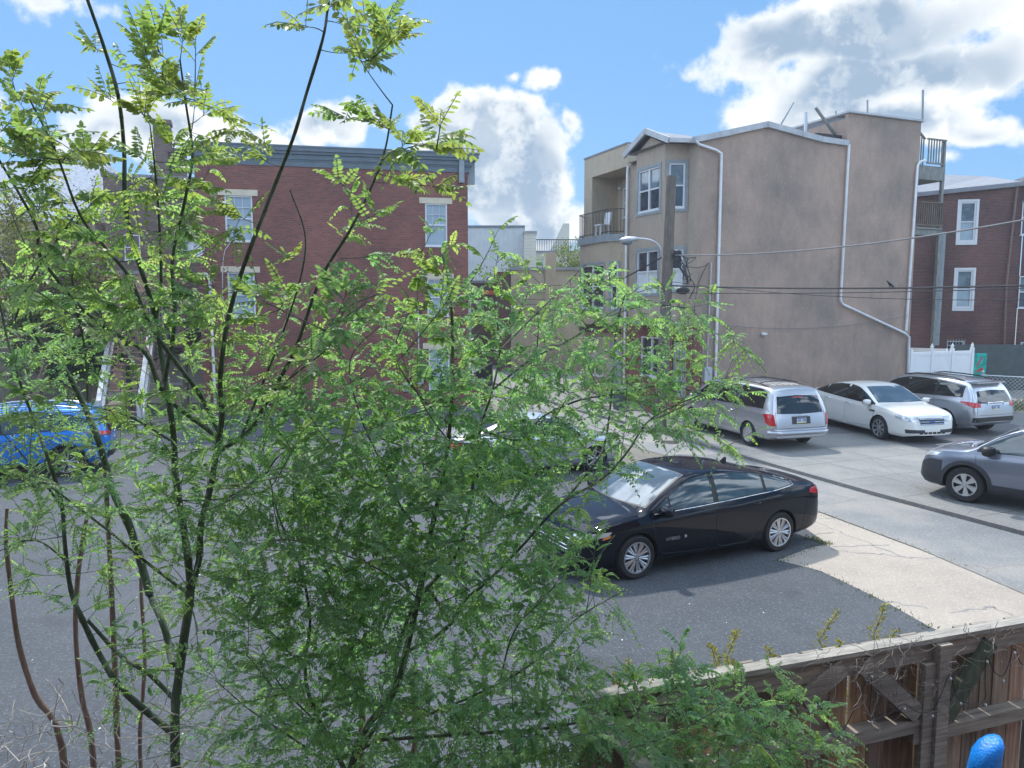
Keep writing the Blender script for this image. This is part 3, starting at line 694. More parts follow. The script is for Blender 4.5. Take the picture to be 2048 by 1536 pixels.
bl=[(-2.14,1.13),(-1.2,1.12),(.2,1.09),(1.38,1.05)]; tl=[(-2.14,1.55),(-1.9,1.64),(-1.0,1.67),(0,1.67),(.55,1.62),(.95,1.44),(1.38,1.1)]
c.band(bl,tl,[(-2.1,-.95)],M['carglass'],under=False); c.band(bl,tl,[(-.88,.12),(.22,1.3)],M['carglass'],under=False)
c.patch('rear_window',M['carglass'],[(-3,-.74,1.10),(-3,0,1.075),(-3,.74,1.10)],[(-3,-.66,1.57),(-3,0,1.60),(-3,.66,1.57)],(-1,0,.15),.008,20,8)
c.screen('windscreen',1.68,.8,.85,.66,M['windshield'])
c.patch('brake_light',M['redlight'],[(-3,-.16,1.635),(-3,.16,1.635)],[(-3,-.16,1.66),(-3,.16,1.66)],(-1,0,.3),.012,6,2)
c.seams([[(-.92,.35),(-.95,1.1)],[(.15,.3),(.18,1.08)],[(1.42,.95),(1.4,.6),(1.2,.35),(.15,.3)],[(-2.2,.62),(-1.0,.64),(.2,.62),(1.3,.6)]])
mb=MB()
for l in ([(-3,-.8,.62),(-3,-.79,1.07)],[(-3,.8,.62),(-3,.79,1.07)],[(-3,-.8,.62),(-3,.8,.62)]): c.line(mb,l,(-1,0,0),.006,0,18)
mb.build('tailgate_seam',M['blackplastic'],c.root)
for sg in (1,-1): c.patch('tail_light',M['redlight'],[(-2.52,sg*.80,.70),(-2.48,sg*.93,.70),(-2.3,sg*.97,.76)],[(-2.42,sg*.80,1.0),(-2.38,sg*.92,1.02),(-2.18,sg*.97,1.0)],(-1,sg*.9,0),.012)
# bumper step
mb=MB(); P=[]
for y in np.linspace(-.93,.93,19):
    h,nn=c.hit((-3,y,.50),(-1,0,0)); P.append(Vector((h.x-.03+.10*max(0,abs(y)-.8)/.13,y,.50)))
mb.tube(P,.065,8); P2=[p+Vector((.03,0,.075)) for p in P]; mb.tube(P2,.035,8); mb.build('rear_bumper',M['silver_paint'],c.root,smooth=60)
mb=MB(); c.line(mb,[(-3,-.26,.96),(-3,.26,.96)],(-1,0,0),.02,.012,10,6); mb.build('tailgate_handle',M['chrome'],c.root,smooth=60)
c.plate(-2.5,.83); c.patch('plate_recess',M['greyplastic'],[(-3,-.3,.73),(-3,.3,.73)],[(-3,-.3,.93),(-3,.3,.93)],(-1,0,0),.005,6,3)
c.mirrors(1.2,1.1,1.12,M['silver_paint'],1.2); c.handles([(.32,.93),(-.72,.93)],M['silver_paint']); c.rails(-1.9,.4,.62,M['blackplastic'])
mb=MB()
for x in (-1.5,-.5): 
    mb.tube([Vector((x,y,c.hit((x,y,0),(0,0,1))[0].z+.05)) for y in np.linspace(-.62,.62,9)],.014,6)
mb.build('roof_crossbars',M['blackplastic'],c.root)
mb=MB()
for y in (-.36,-.18,0,.18,.36): c.line(mb,[(-1.9,y,0),(.3,y,0)],(0,0,1),.012,-.006,16,6)
mb.build('roof_ribs',M['silver_paint'],c.root,smooth=60)
h,_=c.hit((-3,-.45,1.12),(-1,0,.15)); mb=MB(); mb.tube([h+Vector((-.02,.42,0)),h+Vector((-.02,-.1,.03))],.01,5); mb.build('rear_wiper',M['blackplastic'],c.root)
c.wheels(9,'wide',.215)

# ---- sport utility shape
def suv_spec(L=4.79, h=1.76, wb=2.79, hw=.955, wr=.37):
    f=L/4.79; k=h/1.76
    return dict(wb=wb, wr=wr, hw=hw, gap=.055, tumble=.34, crown=.08, sharp=38,
     top=[(x*f,z*k) for x,z in [(-2.40,.62),(-2.385,.85),(-2.33,1.08),(-2.22,1.32),(-2.10,1.52),(-2.0,1.62),(-1.8,1.68),(-1.0,1.735),(-.3,1.75),(.3,1.72),(.65,1.60),(1.1,1.33),(1.38,1.16),(1.5,1.12),(1.9,1.07),(2.18,.99),(2.31,.85),(2.36,.62),(2.39,.48)]],
     belt=[(x*f,z*k) for x,z in [(-2.40,.58),(-2.34,.90),(-2.2,1.08),(-1.5,1.12),(-.4,1.08),(.7,1.05),(1.4,1.03),(1.9,.99),(2.15,.91),(2.31,.74),(2.39,.44)]],
     wid=[(x*f,w*hw/.955) for x,w in [(-2.40,.74),(-2.36,.83),(-2.25,.89),(-2.0,.93),(-1.4,.955),(1.4,.955),(1.85,.935),(2.1,.87),(2.28,.76),(2.39,.58)]],
     bot=[(x*f,z) for x,z in [(-2.40,.44),(-2.25,.34),(-1.4,.27),(1.5,.25),(2.1,.25),(2.39,.34)]])
# ---- silver SUV
SV = suv_spec()
pr = G(1884,866,.08); hd = Vector((-.36,.93,0)).normalized(); left = Vector((-hd.y,hd.x,0)); loc = pr-left*.955+hd*1.395
c = Car('parked_sport_utility','silver sport utility with roof rails parked by the white vinyl fence','SUV',SV,M['silver2_paint'],loc,hd)
bl=[(-1.93,1.19),(-1.0,1.16),(.2,1.12),(1.2,1.09)]; tl=[(-1.93,1.50),(-1.3,1.59),(-.5,1.635),(.1,1.625),(.5,1.54),(.85,1.37),(1.2,1.12)]
c.band(bl,tl,[(-1.88,-1.08),(-.98,-.02),(.08,1.1)],M['carglass']); c.screen('windscreen',1.36,.77,.62,.62,M['windshield'])
c.patch('rear_window',M['carglass'],[(-3,-.72,1.15),(-3,0,1.12),(-3,.72,1.15)],[(-3,-.60,1.53),(-3,0,1.56),(-3,.60,1.53)],(-1,0,.2),.008,20,8)
mb=MB(); P=[Vector((-2.12,y,1.60-.03*abs(y))) for y in np.linspace(-.62,.62,9)]
mb.prism([(-2.2,-.60),(-2.22,0),(-2.2,.60),(-1.9,.64),(-1.9,-.64)],1.60,1.64); mb.build('rear_spoiler',M['silver2_paint'],c.root)
for sg in (1,-1): c.patch('tail_light',M['redlight'],[(-2.37,sg*.62,.90),(-2.3,sg*.86,.90),(-1.95,sg*.94,1.03)],[(-2.33,sg*.62,1.03),(-2.24,sg*.88,1.06),(-1.95,sg*.94,1.06)],(-1,sg*1,0),.012)
c.seams([[(-1.0,.35),(-1.02,1.15)],[(.05,.3),(.05,1.12)],[(1.2,1.0),(1.15,.6),(1.0,.33),(.0,.3)]])
mb=MB(); c.line(mb,[(-3,-.36,.97),(-3,-.3,1.03),(-3,.3,1.03),(-3,.36,.97)],(-1,0,0),.016,.012,20,6); mb.build('tailgate_trim',M['chrome'],c.root,smooth=60)
c.plate(-2.4,.88,w=.28,h=.14)
c.patch('rear_valance',M['blackplastic'],[(-3,-.86,.46),(-3,.86,.46)],[(-3,-.86,.60),(-3,.86,.60)],(-1,0,0),.02,16,3)
mb=MB(); 
for l in ([(-3,-.78,.62),(-3,-.74,1.08)],[(-3,.78,.62),(-3,.74,1.08)],[(-3,-.78,.66),(-3,.78,.66)]): c.line(mb,l,(-1,0,0),.006,0,18)
mb.build('tailgate_seam',M['blackplastic'],c.root)
c.mirrors(1.02,1.04,1.13,M['silver2_paint'],1.15); c.handles([(.18,1.0),(-.85,1.02)],M['chrome']); c.rails(-1.75,.35,.58,M['blackplastic'],.05,.02); c.wheels(5,'twin',.25)

# ---- dark grey compact SUV at the right edge
GS = suv_spec(4.6,1.70,2.69,.93,.36)
hd = Vector((-.66,.75,0)).normalized(); left = Vector((-hd.y,hd.x,0)); pf = G(1926,1005,.08); loc = pf-left*.93-hd*1.345
c = Car('parked_sport_utility','dark grey compact sport utility with black wheel arches at the right edge','SUV',GS,M['grey_paint'],loc,hd)
bl=[(-1.9,1.20),(-1.0,1.14),(.2,1.10),(1.15,1.07)]; tl=[(-1.9,1.30),(-1.5,1.47),(-.5,1.575),(.1,1.57),(.5,1.48),(.8,1.34),(1.15,1.09)]
c.band(bl,tl,[(-1.8,-1.1),(-1.02,-.08),(.0,1.08)],M['carglass_green']); c.screen('windscreen',1.30,.76,.60,.62,M['windshield']); 
mb=MB()
for sg in (1,-1): c.line(mb,[(x,0,z+.045) for x,z in tl[1:]],(0,sg,0),.012,.008,30,6)
mb.build('roof_edge_trim',M['chrome'],c.root,smooth=60)
c.arches(M['greyplastic'],.075,.014)
for sg in (1,-1):
    c.patch('sill_cladding',M['greyplastic'],[(-.9,sg,.27),(.9,sg,.27)],[(-.9,sg,.44),(.9,sg,.44)],(0,sg,0),.014,14,3)
    c.patch('front_corner_cladding',M['greyplastic'],[(1.82,sg*.93,.3),(2.1,sg*.85,.3),(2.3,sg*.5,.3)],[(1.80,sg*.93,.80),(2.06,sg*.87,.80),(2.28,sg*.5,.62)],(.6,sg*1,0),.012,16,6)
    c.patch('headlight',M['clearlamp'],[(2.2,sg*.5,.80),(2.1,sg*.72,.82),(1.88,sg*.86,.88)],[(2.14,sg*.5,.90),(2.0,sg*.74,.93),(1.8,sg*.87,.95)],(1,sg*.9,.3),.01)
c.patch('grille',M['blackplastic'],[(3,-.5,.42),(3,.5,.42)],[(3,-.52,.78),(3,.52,.78)],(1,0,0),.008)
c.seams([[(1.18,1.0),(1.15,.6),(1.0,.35)],[(-.03,.35),(-.03,1.08)],[(-1.06,.5),(-1.06,1.1)]])
c.mirrors(.93,1.05,1.12,M['blackplastic'],1.3); c.handles([(.12,.93),(-.9,.96)],M['blackplastic']); c.wheels(6,'wide',.225)

# ---- blue SUV at the left
BS = suv_spec(4.58,1.68,2.70,.93,.355)
pr = G(135,955); hd = Vector((-.925,-.38,0)).normalized(); left = Vector((-hd.y,hd.x,0)); loc = pr-left*.93+hd*1.35
c = Car('parked_sport_utility','bright blue sport utility with silver roof rails behind the tree at left','SUV',BS,M['blue_paint'],loc,hd)
bl=[(-1.95,1.24),(-1.4,1.14),(-.4,1.10),(1.15,1.06)]; tl=[(-1.95,1.28),(-1.5,1.45),(-.5,1.55),(.1,1.55),(.5,1.46),(.8,1.32),(1.15,1.08)]
c.band(bl,tl,[(-1.85,-1.1),(-1.02,-.08),(.0,1.08)],M['carglass_green']); c.screen('windscreen',1.30,.76,.60,.62,M['windshield'])
c.patch('rear_window',M['carglass'],[(-3,-.66,1.10),(-3,.66,1.10)],[(-3,-.56,1.46),(-3,.56,1.46)],(-1,0,.2),.008,16,6)
for sg in (1,-1):
    c.patch('tail_light',M['redlight'],[(-2.26,sg*.5,.93),(-2.15,sg*.82,.95),(-1.82,sg*.91,1.02)],[(-2.22,sg*.5,1.0),(-2.1,sg*.84,1.06),(-1.82,sg*.91,1.06)],(-1,sg*1,0),.012)
    c.patch('sill_cladding',M['blackplastic'],[(-.9,sg,.27),(.9,sg,.27)],[(-.9,sg,.38),(.9,sg,.38)],(0,sg,0),.012,14,3)
c.patch('rear_valance',M['blackplastic'],[(-3,-.84,.44),(-3,.84,.44)],[(-3,-.84,.58),(-3,.84,.58)],(-1,0,0),.02,16,3)
c.arches(M['blackplastic'],.04,.012); c.plate(-2.3,.85,w=.28,h=.14)
c.seams([[(1.18,1.0),(1.15,.6),(1.0,.35)],[(-.03,.35),(-.03,1.08)],[(-1.06,.5),(-1.06,1.1)]])
c.mirrors(.93,1.03,1.1,M['blue_paint'],1.15); c.handles([(.12,.93),(-.9,.96)],M['blue_paint']); c.rails(-1.6,.35,.58,M['rim'],.05,.018); c.wheels(5,'twin',.24)

# ---- silver compact hidden behind the tree
CS = dict(SED); CS['hw']=.88; CS['wb']=2.65; CS['wr']=.31
f=4.5/4.88
CS['top']=[(x*f,z*.98) for x,z in SED['top']]; CS['belt']=[(x*f,z*.98) for x,z in SED['belt']]; CS['wid']=[(x*f,w*.95) for x,w in SED['wid']]; CS['bot']=[(x*f,z) for x,z in SED['bot']]
hd = Vector((.925,.38,0)).normalized(); pf = G(1190,944); right = Vector((hd.y,-hd.x,0)); loc = pf-right*.88-hd*1.325
c = Car('parked_car','pale silver compact sedan half hidden behind the locust branches','car',CS,M['silver2_paint'],loc,hd)
bl=[(x*f,z*.98) for x,z in [(-1.72,1.10),(-1.3,1.055),(-.6,1.02),(.2,.985),(1.1,.955)]]; tl=[(x*f,z*.98) for x,z in [(-1.72,1.115),(-1.45,1.20),(-1.05,1.305),(-.55,1.375),(.0,1.39),(.3,1.36),(.7,1.20),(1.1,.965)]]
c.band(bl,tl,[(-1.5,-1.05),(-.98,-.12),(-.03,.95)],M['carglass']); c.screen('windscreen',1.18,.70,.38,.55,M['windshield']); c.screen('rear_window',-1.65,.6,-.9,.5,M['carglass'])
for sg in (1,-1):
    c.patch('headlight',M['clearlamp'],[(2.1,sg*.48,.62),(2.0,sg*.7,.63),(1.75,sg*.83,.72)],[(2.08,sg*.48,.70),(1.95,sg*.72,.74),(1.68,sg*.84,.78)],(1,sg*.8,.2),.008)
    c.patch('side_marker',M['amber'],[(1.9,sg*.8,.68),(1.76,sg*.85,.70)],[(1.88,sg*.8,.73),(1.74,sg*.85,.75)],(.4,sg,0),.013,8,3)
    c.patch('tail_light',M['redlight'],[(-2.28,sg*.45,.80),(-2.1,sg*.8,.82)],[(-2.24,sg*.45,.92),(-2.06,sg*.82,.95)],(-1,sg*1,0),.01)
c.patch('grille',M['blackplastic'],[(3,-.4,.46),(3,.4,.46)],[(3,-.44,.58),(3,.44,.58)],(1,0,0),.006)
c.seams([[(1.03,.9),(1.02,.58),(.9,.33),(.1,.28),(-.05,.5),(-.07,.93)],[(-.07,.5),(-.15,.28),(-.72,.28),(-.9,.5),(-1.03,.75)]])
c.mirrors(.9,.95,.98,M['silver2_paint'],1.05); c.handles([(.1,.84),(-.8,.87)],M['silver2_paint']); c.wheels(5,'twin',.215)
# ------------------------------------------------------------------ ground
def sheet(name, pts, z, m, kindname='structure', thick=None, label=None):
    mb = MB()
    if thick: mb.prism([(p[0],p[1]) for p in pts], z-thick, z)
    else: mb.poly([(p[0],p[1],z) for p in pts])
    return tag(mb.build(name, m), kind=kindname)
E1 = Vector((math.cos(R(22.4)), math.sin(R(22.4)), 0)); E2 = Vector((-E1.y, E1.x, 0))
sheet('ground', [(-400,-60),(400,-60),(400,700),(-400,700)], 0.0, M['earth'])
# far kerb line of the street (left foot of the kerb), near kerb line
KF = [G(*p) for p in ((2400,1185),(2048,1072),(1741,990),(1500,921),(1325,868),(1154,823),(1040,786),(984,767),(965,758))]
KN = [G(*p) for p in ((2400,1350),(2048,1185),(1850,1100),(1640,1022),(1400,930),(1180,868),(1060,835),(962,800),(915,762),(900,748))]
sheet('street', [(p.x,p.y) for p in KN]+[(-4,60),(-2.2,60)]+[(p.x,p.y) for p in KF[::-1]], .004, M['concrete'])
sheet('parking_lot', [(-40,-3),(KN[0].x-6,-3)]+[(g.x,g.y) for g in (G(2048,1330),G(1860,1255),G(1790,1215),G(1720,1180),G(1640,1142),G(1556,1121),G(1615,1098),G(1655,1088),G(1600,1050),G(1420,985),G(1330,952),G(1245,925),G(1120,880),G(1000,842),G(930,815))]+[(-2.2,31.5),(-14,29),(-40,24)], .008, M['asphalt'])
sheet('apron', [(g.x,g.y) for g in (G(2500,1500),G(2048,1335),G(1860,1262),G(1790,1220),G(1720,1186),G(1640,1148),G(1540,1126),G(1600,1040),G(1640,1026),G(1850,1104),G(2048,1189),G(2500,1390))], .0045+.0005, M['apron'])
# raised pavement beyond the far kerb, carrying the forecourt
off = Vector((.16,.05,0))
KF2 = [p+off for p in KF]
sheet('pavement', [(p.x,p.y) for p in KF2]+[(-1.5,60),(60,60),(60,5)], .08, M['walk'], thick=.1)
mb = MB()
for a, b in zip(KF, KF[1:]):
    mb.add([(a.x,a.y,-.02),(b.x,b.y,-.02),(b.x,b.y,.086),(a.x,a.y,.086),(a.x+.17,a.y+.05,.086),(b.x+.17,b.y+.05,.086)],[(0,1,2,3),(3,2,5,4)])
tag(mb.build('kerb', M['kerb']), kind='structure')
mb = MB()
for a, b in zip(KN, KN[1:]):
    if a.y > 30: break
    n = Vector((-(b-a).y,(b-a).x,0)).normalized()*.07
    mb.add([a+n+Vector((0,0,.013)), b+n+Vector((0,0,.013)), b-n+Vector((0,0,.013)), a-n+Vector((0,0,.013))],[(0,1,2,3)])
tag(mb.build('gutter_line', M['kerb']), kind='structure')
sheet('asphalt_patch', [(g.x,g.y) for g in (G(1610,868,.08),G(1735,866,.08),G(1868,906,.08),G(1935,917,.08),G(2060,905,.08),G(2060,858,.08),G(1990,838,.08),G(1990,800,.08),G(1620,800,.08))], .085, M['asphalt2'])
mb = MB()   # utility cover in the forecourt
q = [G(*p,.08) for p in ((1872,891),(1932,885),(1972,893),(1910,899))]
mb.poly([(p.x,p.y,.094) for p in q]); tag(mb.build('utility_cover',M['kerb']),'dark diamond shaped cover set into the forecourt before the silver sport utility','utility cover')
mb = MB(); P=[Vector((p.x,p.y,.093)) for p in q]+[Vector((q[0].x,q[0].y,.093))]; mb.tube(P,.03,4)
o=mb.build('cover_frame',M['apron']); o.parent=bpy.data.objects['utility_cover']
mb = MB(); g=G(1333,882); mb.lathe([(.001,.012),(.26,.012),(.28,.005)],24,'z',(g.x+.05,g.y-.25,.005)); tag(mb.build('manhole_cover',M['rimdark']),'small round dark manhole cover in the concrete street','manhole cover')
# apron cracks
mb=MB()
for L in ([(1609,1074),(1640,1068),(1675,1064)],[(1635,1047),(1700,1072),(1819,1118),(1916,1116)],[(1655,1098),(1700,1106),(1757,1108),(1819,1118)],[(1665,1095),(1730,1091),(1788,1090)],[(1757,1200),(1800,1208),(1870,1220)],[(1900,1225),(1990,1215),(2040,1240)],[(1916,1116),(2000,1150),(2060,1190)],[(1600,1040),(1700,1035)],[(1790,960),(1900,935)],[(1640,1015),(1760,985)],[(1240,962),(1330,940)],[(1250,900),(1300,935),(1400,960)]):
    P=[]
    for a,b in zip(L,L[1:]):
        for t in np.linspace(0,1,7)[:-1]:
            g=G(a[0]+(b[0]-a[0])*t,a[1]+(b[1]-a[1])*t); P.append(g+Vector((random.gauss(0,.025),random.gauss(0,.025),.0062)))
    for p,q in zip(P,P[1:]):
        n=Vector((-(q-p).y,(q-p).x,0)).normalized()*random.uniform(.008,.024); mb.add([p+n,q+n,q-n,p-n],[(0,1,2,3)])
tag(mb.build('pavement_cracks',M['kerb']),kind='structure')
# litter specks on asphalt
mb=MB()
for i in range(170):
    x,y=random.uniform(-9,5),random.uniform(5,17); s_=random.uniform(.006,.02); a=random.uniform(0,6)
    if x > 2.2 and y > 8.2 and x-2.2 > (y-8)*.2+2.5: continue
    mb.add([(x+s_*math.cos(a+k*2.1)*random.uniform(.4,1),y+s_*math.sin(a+k*2.1),.013+random.uniform(0,.01)) for k in range(3)],[(0,1,2)])
tag(mb.build('litter',M['white']),kind='stuff',label='tiny pale specks of litter scattered over the asphalt lot')

# ------------------------------------------------------------------ windows
def window(parent, x, z, w, h, y=0.0, style='muntin', pane='paneblind', rot=None, frame='white', fw=.055, rec=.05, trim=None, org=None, double=False):
    """window in the local xz plane at height y facing -y; x,z = lower left corner"""
    mb = MB(); mb.tf = rot; a, b = y+rec-.04, y+rec+.05
    mb.box((x,a,z),(x+fw,b,z+h)); mb.box((x+w-fw,a,z),(x+w,b,z+h)); mb.box((x+fw,a,z),(x+w-fw,b,z+fw)); mb.box((x+fw,a,z+h-fw),(x+w-fw,b,z+h))
    mb.box((x-.03,a-.03,z-.04),(x+w+.03,b-.03,z-.001))
    cols = [(x+fw, x+w-fw)]
    if double: mb.box((x+w/2-.04,a+.002,z+fw),(x+w/2+.04,b,z+h-fw)); cols = [(x+fw,x+w/2-.04),(x+w/2+.04,x+w-fw)]
    for (c0,c1) in cols: mb.box((c0,a+.012,z+h/2-.025),(c1,b,z+h/2+.025))
    if style == 'muntin':
        for k in (1,2): mb.box((x+fw+(w-2*fw)*k/3-.009,a+.02,z+h/2+.025),(x+fw+(w-2*fw)*k/3+.009,b,z+h-fw))
        mb.box((x+fw,a+.022,z+h*.74-.009),(x+w-fw,b,z+h*.74+.009))
    f = mb.build('window', M[frame], parent)
    g = MB(); g.tf = rot; g.box((x+fw*.8,y+rec+.02,z+fw*.8),(x+w-fw*.8,y+rec+.035,z+h/2)); g.build('pane', M[pane if isinstance(pane,str) else pane[0]], f)
    g = MB(); g.tf = rot; g.box((x+fw*.8,y+rec+.015,z+h/2),(x+w-fw*.8,y+rec+.03,z+h-fw*.8)); g.build('pane', M[pane if isinstance(pane,str) else pane[1]], f)
    if trim:
        t = MB(); t.tf = rot; k=.11
        for bx in (((x-k,y-.025,z-k*1.3),(x,y+.03,z+h+k)),((x+w,y-.025,z-k*1.3),(x+w+k,y+.03,z+h+k)),((x,y-.025,z+h),(x+w,y+.03,z+h+k)),((x,y-.028,z-k*1.3),(x+w,y+.03,z-.045))): t.box(*bx)
        t.build('window_surround', M[trim], f)
    return f
def locx(org, ang, px, py):
    """intersect photo ray with vertical plane through org along angle; returns local (x, z)"""
    d = ray(px, py); ux, uy = math.cos(ang), math.sin(ang)
    # t*d = org + s*u
    det = d.x*(-uy)-d.y*(-ux); t = (org[0]*(-uy)-org[1]*(-ux))/det; s = (d.x*org[1]-d.y*org[0])/(-det)
    s = ((d.x*t-org[0])*ux+(d.y*t-org[1])*uy)
    return s, CAMH+d.z*t

# ------------------------------------------------------------------ three storey red brick house
gr = G(938,812); ang = R(12); 
u = Vector((math.cos(ang),math.sin(ang),0)); W = None
gl = None
org = gr.copy()
L0,_ = locx(org, ang, 404, 700); org = gr+u*L0; Wd = -L0
house = empty('brick_house', (org.x,org.y,0), ang); tag(house,'three storey red brick house with blue grey cornice across the parking lot','house')
def BX(px,py): return locx(org, ang, px, py)
top = BX(670,335)[1]
wins = []
for (x0,x1,y0,y1) in ((452,504,392,482),(458,509,545,635),(851,894,408,492),(855,897,558,632),(858,899,697,782)):
    a,b = BX(x0,y1),BX(x1,y0); wins.append((a[0],b[0],a[1],b[1]))
mb = MB(); mb.holewall(0,Wd,0,top,wins,0,.14)
D=15
mb.add([(Wd,0,0),(Wd,D,0),(Wd,D,top),(Wd,0,top),(0,0,0),(0,D,0),(0,D,top),(0,0,top)],[(0,1,2,3),(5,4,7,6),(1,5,6,2)])
mb.build('wall',M['redbrick'],house)
mb=MB(); mb.box((-.02,.3,top-.3),(Wd+.02,D,top-.1)); mb.build('roof',M['roofgrey'],house)
for i,(a,b,z0,z1) in enumerate(wins):
    window(house,a,z0,b-a,z1-z0,0,'muntin','paneblind')
    l=MB(); l.box((a-.22,-.03,z1+.0),(b+.2,.06,z1+.22)); l.build('lintel',M['lintel'],house)
c_ = MB()   # cornice in stepped courses
for (z0,z1,o_) in ((top-.02,top+.18,.06),(top+.18,top+.24,.10),(top+.24,top+.42,.16),(top+.42,top+.52,.28),(top+.52,top+.66,.38),(top+.66,top+.72,.42)):
    c_.box((-.05-o_*.4,-o_*.5,z0),(Wd+o_*1.1,D,z1-.002))
c_.build('cornice',M['trimblue'],house)
c_=MB(); c_.box((Wd-.35,-.16,top-.42),(Wd-.15,-.0,top+.42)); c_.box((Wd+.0,.1,top-.42),(Wd+.3,.3,top+.4)); c_.build('cornice_bracket',M['trimgrey'],house)
mb=MB(); a=BX(510,285)[0]; mb.box((a,1,top+.7),(a+.35,1.3,top+.95)); mb.build('roof_vent',M['lintel'],house)
p=[BX(400,548),BX(413,548),BX(420,560),BX(428,735)]; mb=MB(); mb.tube([(p[0][0]+.02,-.06,p[0][1]),(p[1][0],-.08,p[1][1]),(p[2][0],-.08,p[2][1]),(p[2][0]+.02,-.08,.3)],.055,8); mb.build('downspout',M['pipe'],house,smooth=50)
p=BX(836,600); mb=MB(); mb.tube([(p[0],-.05,p[1]),(p[0],-.05,1.9)],.03,6); q=BX(842,745); mb.box((q[0]-.18,-.16,q[1]-.45),(q[0]+.1,-.002,q[1]+.05)); mb.build('meter_conduit',M['metal'],house)
q=BX(812,775); mb=MB(); mb.box((q[0]-.12,-.1,q[1]-.15),(q[0]+.12,-.002,q[1]+.2)); mb.lathe([(.001,-.16),(.09,-.16),(.09,-.1)],14,'y',(q[0],0,q[1])); mb.build('gas_meter',M['metal'],house)
p=BX(455,485); q=BX(450,700); mb=MB(); mb.tube(smooth_path([(p[0]+.1,-.02,p[1]),(p[0]-.15,-.02,p[1]-.5),(q[0],-.02,(p[1]+q[1])/2),(q[0]+.05,-.02,q[1])]),.012,4); mb.build('wall_cable',M['pipe'],house)
# base pier and steps on the street side
mb=MB(); mb.box((Wd+.003,-.01,0),(Wd+.75,.5,1.0)); mb.box((Wd+.0,.5,0),(Wd+.7,5,.5)); mb.build('brick_pier',M['redbrick'],house)
# satellite dish
s_,z_=BX(398,497); dish=empty('satellite_dish',tuple(org+u*s_+Vector((0,0,z_))),ang); tag(dish,'grey satellite dish on the left edge of the red brick house','satellite dish')
mb=MB(); mb.tf=Matrix.Translation((-.08,-.55,0)) @ Matrix.Rotation(R(35),4,'Z') @ Matrix.Rotation(R(-12),4,'X')
mb.lathe([(.001,.0),(.15,-.015),(.28,-.05),(.36,-.09),(.365,-.085),(.28,-.035),(.001,.015)],26,'y'); mb.build('dish',M['metal'],dish,smooth=60)
mb=MB(); mb.tube([(.0,-.05,-.3),(-.05,-.45,-.1)],.02,6); mb.tube([(-.1,-.6,-.35),(.25,-.95,-.22),(.45,-1.0,-.1)],.014,6); mb.build('dish_arm',M['darkmetal'],dish)
# iron railing by the pavement beyond the house
rl=empty('iron_railing',(0,0,0)); tag(rl,'black iron railing at the right corner of the red brick house','railing')
A=G(948,800); B=G(985,768); A=Vector((A.x,A.y,0)); B=at(985,768,A.y+6); A.z=0;B.z=0
mb=MB(); mb.beam(A+Vector((0,0,1.15)),B+Vector((0,0,1.15)),.05,.04); mb.beam(A+Vector((0,0,.25)),B+Vector((0,0,.25)),.04,.03); mb.build('rail',M['darkmetal'],rl)
mb=MB()
for i in range(40):
    p=A.lerp(B,i/39); mb.tube([p,p+Vector((0,0,1.15))],.012,4)
mb.build('balusters',M['darkmetal'],rl)

# ------------------------------------------------------------------ stucco corner house (frame: x along side wall, y up the street)
P0 = Vector((6.55,27.0,0)); A2 = R(22.4)
st = empty('stucco_house',tuple(P0),A2); tag(st,'three storey brown stucco corner house with long blank stained side wall','house')
def SX(px,py): return locx(P0,A2,px,py)
prof = [SX(1387,280),SX(1460,265),SX(1532,249),SX(1600,268),SX(1640,279),SX(1693,287)]
tr = SX(1700,229); te = SX(1843,240); xe = te[0]; xm = prof[-1][0]; ztop=(tr[1]+te[1])/2
D=9.0; mb=MB()
pts=[(0,0)]+[(xe,0),(xe,ztop),(tr[0]+.0,ztop),(tr[0]+.0,prof[-1][1]-.0)]
out=[(0.0,0.0),(xe,0.0),(xe,ztop),(xm+.02,ztop),(xm+.02,prof[-1][1])]+[(p[0],p[1]) for p in prof[::-1]][1:-1]+[(0.0,prof[0][1])]
mb.add([(x,0,z) for x,z in out],[tuple(range(len(out)))]); 
mb.add([(xe,0,0),(xe,D,0),(xe,D,ztop),(xe,0,ztop)],[(0,1,2,3)]); mb.add([(xm+.02,0,prof[-1][1]-1.5),(xm+.02,D,prof[-1][1]-1.5),(xm+.02,D,ztop),(xm+.02,0,ztop)],[(3,2,1,0)])
mb.build('side_wall',M['stucco'],st)
mb=MB(); mb.box((xm+.02,.15,ztop-.2),(xe,D,ztop-.05)); mb.build('roof',M['roofgrey'],st)
mb=MB()
for a,b in zip(prof,prof[1:]): mb.add([(a[0],.1,a[1]-.05),(b[0],.1,b[1]-.05),(b[0],4.6,b[1]-.05),(a[0],4.6,a[1]-.05)],[(0,1,2,3)])
mb.build('roof',M['roofgrey'],st)
mb=MB()
for a,b in zip(prof,prof[1:]): mb.beam((a[0]-.02,-.04,a[1]),(b[0]+.02,-.04,b[1]),.16,.2,up=(0,0,1))
mb.beam((xm+.0,-.03,ztop+.02),(xe+.05,-.03,ztop+.02),.16,.07); mb.beam((xm+.02,0,ztop+.02),(xm+.02,D,ztop+.02),.12,.07)
mb.build('roof_edge',M['trimwhite'],st)
mb=MB(); a=prof[-1]; mb.box((a[0]-1.2,.25,a[1]-.1),(a[0]+.01,.9,a[1]+.35)); mb.build('roof_gap_shadow',M['blackplastic'],st)  # black box imitating the shadowed gap between roof and rear block
